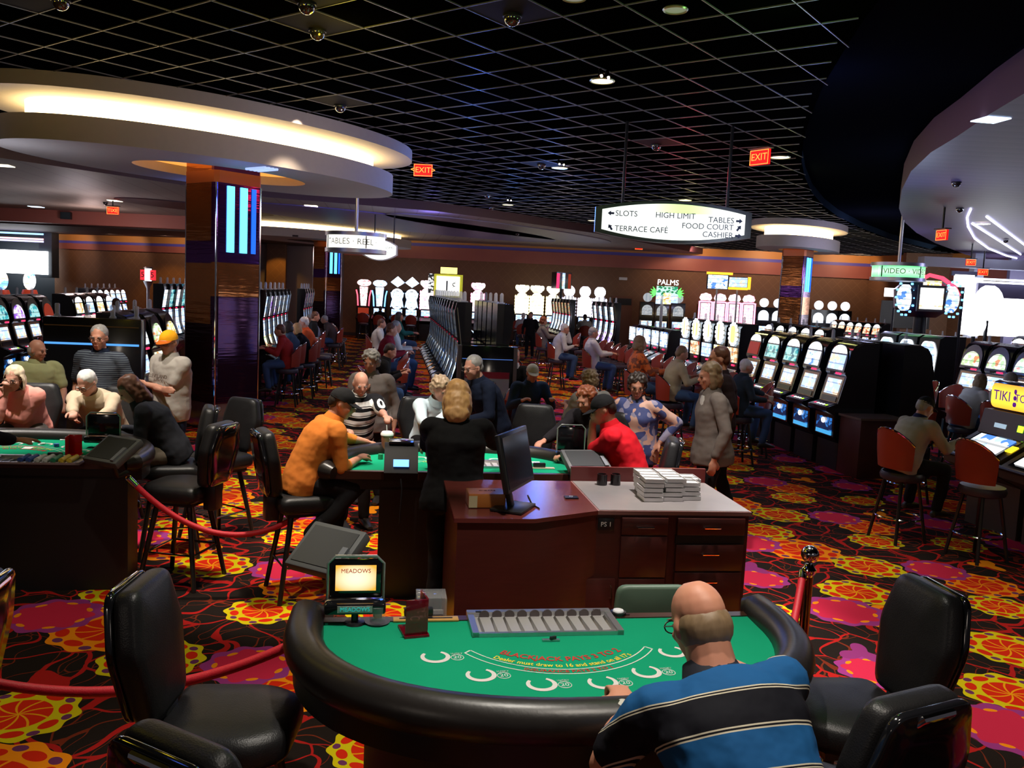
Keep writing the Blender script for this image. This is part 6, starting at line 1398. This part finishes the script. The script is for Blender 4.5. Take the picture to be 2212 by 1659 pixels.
dl = person('person in black dealer jacket reaching onto the left table from the picture edge', (-105, 800), face=-28, sit=False, lean=22, nod=20, hrn=('w', 105, 972, 1.02), hl=(-.25, .45, 1.05), shirt=BK, sleeve=.93, pants=DKP, hair='dark', k=1.0, fist=(None, (Vector((.2, 1, -.05)), Vector((0, 0, -1)), .25)))
# --- centre table
OS = cloth('orange_shirt', (.75, .24, .04), (.66, .18, .03)); BC = cloth('black_cap', (.018, .018, .020))
person('person in orange shirt and black cap leaning on the middle table', (752, 838), face=-62, lean=26, nod=22, yaw=-22, seat=.76, hl=('w', 800, 958, 1.05), hrn=('w', 775, 990, 1.03), shirt=OS, sleeve=.72, pants=DKP, hair='dark', sk='a', cap=BC, vox=.011, fat=1.08, curl=1.1, legs=((-.10, .38, 0, 0, -.05, -.42), (.12, .36, 0, -.0, -.35, -.36)), st='gblack stool under the orange shirt person')
STB = striped('bw_stripes', [(.38, (.010, .010, .012)), (.50, (.75, .74, .72)), (.58, (.010, .010, .012)), (1, (.75, .74, .72))], .085, (0, .45, .9))
person('bald person in black and white striped polo reaching over the middle table', (782, 805), face=-150, sit=False, k=.92, lean=20, nod=24, yaw=-8, hl=('w', 868, 955, 1.05), hrn=(.22, .32, 1.02), shirt=STB, sleeve=.42, pants=DKP, hair='grey', hs='fringe', sk='c', fat=1.25, y=8.2)
P10 = person('person with curly grey hair and grey top standing with hand on purse strap', (800, 758), face=176, sit=False, k=.95, lean=2, nod=18, yaw=-6, hrn=(.06, .20, 1.23), shirt=cloth('mauve_grey', (.27, .23, .22)), sleeve=.80, pants=DKP, hair='grey', hs='curly', sk='b', womanly=True, fat=1.28, y=9.3, fist=(None, (Vector((-.3, .2, 1)), Vector((0, -1, 0)), 1.2)))
b = B(); b.tube([P10['nb']+Vector((.13, .06, .0)), P10['nb']+Vector((.15, .14, -.10)), P10['nb']+Vector((.12, .18, -.3)), P10['nb']+Vector((.25, .05, -.5))], .013, 6); b.done('purse_strap', mat('brown_strap', (.06, .03, .02), .5), P10['t'])
person('person with curly light hair and pale blue top seated behind the blonde dealer', (958, 820), face=205, lean=22, nod=26, yaw=15, hl=('w', 905, 955, 1.04), hrn=('w', 940, 958, 1.03), shirt=cloth('pale_blue', (.62, .74, .80), (.55, .68, .76)), sleeve=.97, pants=DKP, hair='straw', hs='curly', sk='c', womanly=True, y=8.15, st='gblack stool under the pale blue top person')
person('person with long blonde hair and black jacket dealing at the middle table, back to us', (990, 825), face=6, sit=False, k=.97, lean=12, nod=30, yaw=-4, hl=('w', 925, 985, 1.05), hrn=('w', 1110, 985, 1.05), shirt=BK, sleeve=.95, pants=DKP, hair='blonde', hs='long', sk='c', vox=.012, fat=1.18, womanly=True, skirt=.12, y=6.15)
person('person with grey hair, glasses and navy suit leaning towards the middle table', (1020, 768), face=118, sit=False, k=1.0, lean=24, nod=12, yaw=14, hl=(-.2, .35, 1.05), hrn=(.25, .25, 1.0), shirt=NAVY, sleeve=.95, pants=NAVY, hair='grey', glasses=True, sk='c', fat=1.1, y=8.9)
# --- right end of the middle table
person('person in red polo shirt and black cap resting face on hand', (1292, 852), face=82, lean=24, nod=24, yaw=6, seat=.76, hl=('h', .03, .105, -.06), hrn=('w', 1235, 985, 1.04), shirt=cloth('red_polo', (.62, .010, .020), (.55, .008, .016)), sleeve=.42, pants=DKP, hair='dark', sk='b', cap=BC, vox=.011, fat=1.12, fist=((Vector((0, -.15, 1)), Vector((0, -1, 0)), .7), None), st='gblack stool under the red polo person')
person('person with curly reddish hair and black top at the right of the middle table', (1263, 845), face=150, lean=14, nod=20, yaw=-12, hl=('w', 1195, 972, 1.03), hrn=('w', 1160, 965, 1.03), shirt=cloth('black_knit', (.012, .010, .012)), sleeve=.95, pants=DKP, hair='red', hs='curly', sk='b', womanly=True, y=7.75, st='gblack stool under the reddish haired person')
person('person with curly brown hair and pale top turned away behind the red haired one', (1272, 806), face=20, sit=True, lean=5, nod=10, shirt=cloth('pale_grey_top', (.42, .40, .38)), sleeve=.6, pants=DKP, hair='ltbrown', hs='curly', sk='b', womanly=True, y=9.4, st='sred stool under the curly brown haired person')
PB = nmat('cloth_patterned_blouse', lambda: (lambda o: emix(emix((.05, .07, .22), (.62, .38, .30), enoise(o, 5, 2) > .50), (.30, .28, .40), enoise(o, 9, 1) > .60))(coords()[0]), .7)
person('person with dark curly hair, glasses and blue peach blouse standing hand on hip', (1378, 808), face=150, sit=False, k=.95, lean=6, nod=14, yaw=25, hrn=('t', -.26, .02, .10, (-1, -.2, .1)) if False else (.2, .2, 1.0), hl=(-.24, .02, 1.0), shirt=PB, sleeve=.93, pants=DKP, hair='dark', hs='curly', glasses=True, sk='b', womanly=True, fat=1.25, y=8.2)
person('person in white cap and navy jacket seated left of the curly haired women', (1152, 788), face=200, lean=10, nod=14, yaw=-10, shirt=cloth('blue_jacket', (.025, .05, .11)), sleeve=.95, pants=DKP, hair='grey', sk='b', cap=cloth('cream_cap', (.68, .66, .55)), y=10.6, seat=.70, vox=.014, st='sred stool under the white cap person')
person('person with short grey hair and black jacket seated beside the centre bank', (1112, 752), face=165, lean=4, nod=6, yaw=35, shirt=BK, sleeve=.95, pants=DKP, hair='grey', sk='c', womanly=True, y=12.2, seat=.72, vox=.014, extra={'collar': cloth('white_collar', (.7, .7, .75))}, st='sred stool under the grey haired person by the centre bank')
person('person in grey shirt partly hidden at the corner of the centre bank', (1086, 742), face=98, lean=8, nod=10, shirt=cloth('grey_shirt', (.22, .22, .20)), sleeve=.9, pants=DKP, hair='grey', sk='b', y=13.6, vox=.018, seat=.72, st='sred stool under the half hidden grey shirt person')
P26 = person('person in grey cardigan and black trousers walking past the middle table', (1532, 782), face=95, sit=False, k=.97, lean=3, nod=10, yaw=5, shirt=cloth('grey_cardigan', (.13, .11, .10), (.17, .14, .12)), sleeve=.93, pants=BK, hair='ltbrown', hs='bob', sk='b', womanly=True, fat=1.12, y=8.1, legs=(.12, -.10), skirt=.14)
b = B(); b.ell(P26['pel']+Vector((-.02, .125, .34)), (.08, .03, .17), None, 12, 8); b.done('white_blouse', cloth('white_blouse', (.5, .48, .45)), P26['t'])
person('person in dark shirt walking behind the one in the grey cardigan', (1553, 748), face=88, sit=False, k=1.05, lean=3, nod=6, shirt=cloth('maroon_dark', (.022, .012, .014)), sleeve=.45, pants=BK, hair='brown', sk='b', y=9.3, legs=(-.14, .16))
# --- at the machines
def slotter(label, hp, y, face, shirt, hair, hs='short', k=1.0, lean=10, nod=8, yaw=0, sleeve=.95, vox=.016, cap=None, sk='b', w_=False, fat=1.08, seat=.72, pants=JEANS, **kw):
    return person(label, hp, face=face, lean=lean, nod=nod, yaw=yaw, seat=seat, shirt=shirt, sleeve=sleeve, pants=pants, hair=hair, hs=hs, cap=cap, sk=sk, womanly=w_, fat=fat, y=y, vox=vox, k=k, st='sred backed stool under the '+' '.join(label.split()[:9]), **kw)
FR, FL_ = -82, 98
WS = cloth('white_shirt', (.62, .62, .62)); 
slotter('person in black jacket and jeans playing at the near left of the centre bank', (850, 745), 12.9, FR, BK, 'dark', nod=26, lean=16, vox=.014)
slotter('person in maroon sweater at the centre bank, second player along', (848, 697), 17.0, FR, cloth('maroon', (.26, .02, .04)), 'brown')
slotter('person in white shirt at the centre bank, beyond the maroon sweater', (826, 689), 21, FR, WS, 'brown', vox=.02)
slotter('person with short grey hair and white top left of the centre bank', (858, 690), 18.2, FR, WS, 'grey', vox=.02, lean=14)
slotter('person in teal shirt standing by the far end of the centre bank', (864, 668), 24.5, FR, cloth('teal', (.02, .16, .15)), 'dark', 'long', vox=.022, w_=True)
slotter('person with dark head before the blue glowing machines, seen from behind', (822, 662), 36.5, 0, BK, 'dark', vox=.03)
person('person in black vest with white apron walking along the left aisle', (683, 672), face=-70, sit=False, k=1.0, lean=4, nod=10, shirt=BK, sleeve=.95, pants=DKP, hair='brown', sk='b', y=20.4, vox=.018, legs=(.18, -.16))
pw = bpy.context.scene.objects
slotter('person in red sweater seated at the tall machines left of the aisle', (603, 701), 16.5, FL_, cloth('red_sweater', (.38, .03, .03)), 'brown', w_=True, lean=14, hs='short')
slotter('person in blue top with dark hair second along the left aisle', (620, 694), 17.3, FL_, cloth('slate_blue', (.06, .10, .16)), 'dark', 'bob', w_=True)
slotter('person with blonde hair and black top third along the left aisle', (640, 699), 17.8, FL_, BK, 'blonde', 'bob', w_=True)
slotter('person with white hair and orange shirt along the left aisle', (655, 684), 18.8, FL_, cloth('orange_red', (.75, .12, .03)), 'white')
slotter('person with white hair beyond the orange shirt on the left aisle', (670, 678), 21.8, FL_, cloth('white_grey', (.4, .4, .4)), 'white', vox=.02)
slotter('person in brown jacket behind the apron wearer on the left aisle', (700, 683), 24, FL_, cloth('brown_jacket', (.10, .07, .06)), 'grey', vox=.02)
# middle aisle
slotter('person in white shirt with hand to face at the middle aisle machines', (1222, 698), 22.0, FR, WS, 'white', vox=.018, hl=('h', -.03, .09, -.05), lean=16)
slotter('person in white shirt playing nearest on the right of the middle aisle', (1284, 701), 19.6, FR, WS, 'grey', vox=.016, lean=14)
slotter('person with red hair and grey top at the machines in the middle aisle', (1176, 679), 26.5, FR, cloth('grey_top', (.22, .20, .18)), 'red', 'curly', w_=True, vox=.02)
person('person in black standing far down the middle aisle', (1147, 674), face=170, sit=False, k=.97, lean=1, nod=5, shirt=BK, sleeve=.95, pants=DKP, hair='dark', sk='b', y=31.5, vox=.022)
slotter('person in white shirt seated far back in the middle aisle, from behind', (1131, 676), 34, 0, WS, 'white', vox=.025)
slotter('person in white top with dark strap seated by the back wall machines', (1264, 679), 35, 0, WS, 'dark', vox=.025)
slotter('person in orange patterned blouse with hair band at the daisy machines', (1386, 716), 14.4, FR, nmat('cloth_orange_print', lambda: emix((.62, .13, .02), (.20, .05, .02), enoise(coords()[0], 12, 2) > .52), .7), 'ltbrown', 'bob', w_=True, lean=6, vox=.015, seat=.80)
slotter('person in beige jacket seated at the daisy ring machines', (1478, 747), 13.9, FR, cloth('beige_jacket', (.46, .40, .26)), 'ltbrown', lean=12, vox=.014, nod=16, seat=.76)
P36 = slotter('person with white hair and dark shirt playing the arched machines, cup in hand', (1612, 779), 12.6, FR, cloth('dark_teal_shirt', (.03, .045, .06)), 'white', lean=-4, nod=-4, vox=.013, sk='c', hl=(-.22, .52, 1.0), hrn=(.22, .32, .98), seat=.72)
S, El, T, sg = P36['arms'][1]; w_ = Matrix.Rotation(rad(FR), 3, 'Z') @ (T+Vector((-.02, .08, -.04)))+P36['base']
b = B(); b.lathe([(.028, 0), (.038, .10)], n=14); o = b.done('paper_cup', mat('paper_cup', (.65, .62, .55), .6)); o.location = w_; tag(o, 'paper cup held by the white haired player at the arched machines', 'cup')
slotter('person in dark cap and beige striped sweater at the right hand consoles', (2008, 858), 8.9, -70, striped('beige_blue_band', [(.05, (.02, .02, .08)), (.07, (.5, .45, .36)), (.12, (.02, .02, .08)), (1, (.42, .37, .30))], .7, (0, 0, 1), -.58), 'grey', lean=22, nod=24, vox=.012, cap=BC, sk='a', hl=(-.2, .50, 1.05), hrn=(.2, .5, 1.05), fat=1.15, seat=.70, pants=DKP)
slotter('person with grey-blonde hair and white top at the pale green machines', (2122, 810), 12.6, -76, WS, 'ltbrown', 'bob', w_=True, vox=.015, fat=1.15, seat=.70)
slotter('person with grey hair and white shirt at the right edge machines', (2188, 806), 12.0, -70, WS, 'grey', vox=.015, seat=.70)
# far left trio
slotter('person with blonde hair and white top seen beyond the black cabinet', (270, 660), 16.5, 60, WS, 'blonde', 'bob', w_=True, vox=.02)
slotter('person in dark brown clothes standing beyond the black cabinet on the left', (250, 643), 18.8, 40, cloth('dark_brown', (.06, .03, .02)), 'brown', vox=.02, seat=.9)
slotter('person with pale grey hair right of the blonde one on the left', (301, 664), 19.2, 20, cloth('grey_jacket', (.16, .15, .14)), 'white', vox=.02)
byl = {}
live = {o.name for o in bpy.data.objects}
for o in RENUM:
    try: byl.setdefault(o['label'], []).append(o)
    except ReferenceError: pass
for l, os_ in byl.items():
    if l.startswith(('red backed stool under', 'black stool under')): continue
    os_.sort(key=lambda o: o.location.y)
    for i, o in enumerate(os_):
        if o.name not in USED: o['label'] = '%s, %s from near end' % (l, ORD[i]) if len(os_) > 1 else l
bpy.data.scenes.remove(TS)
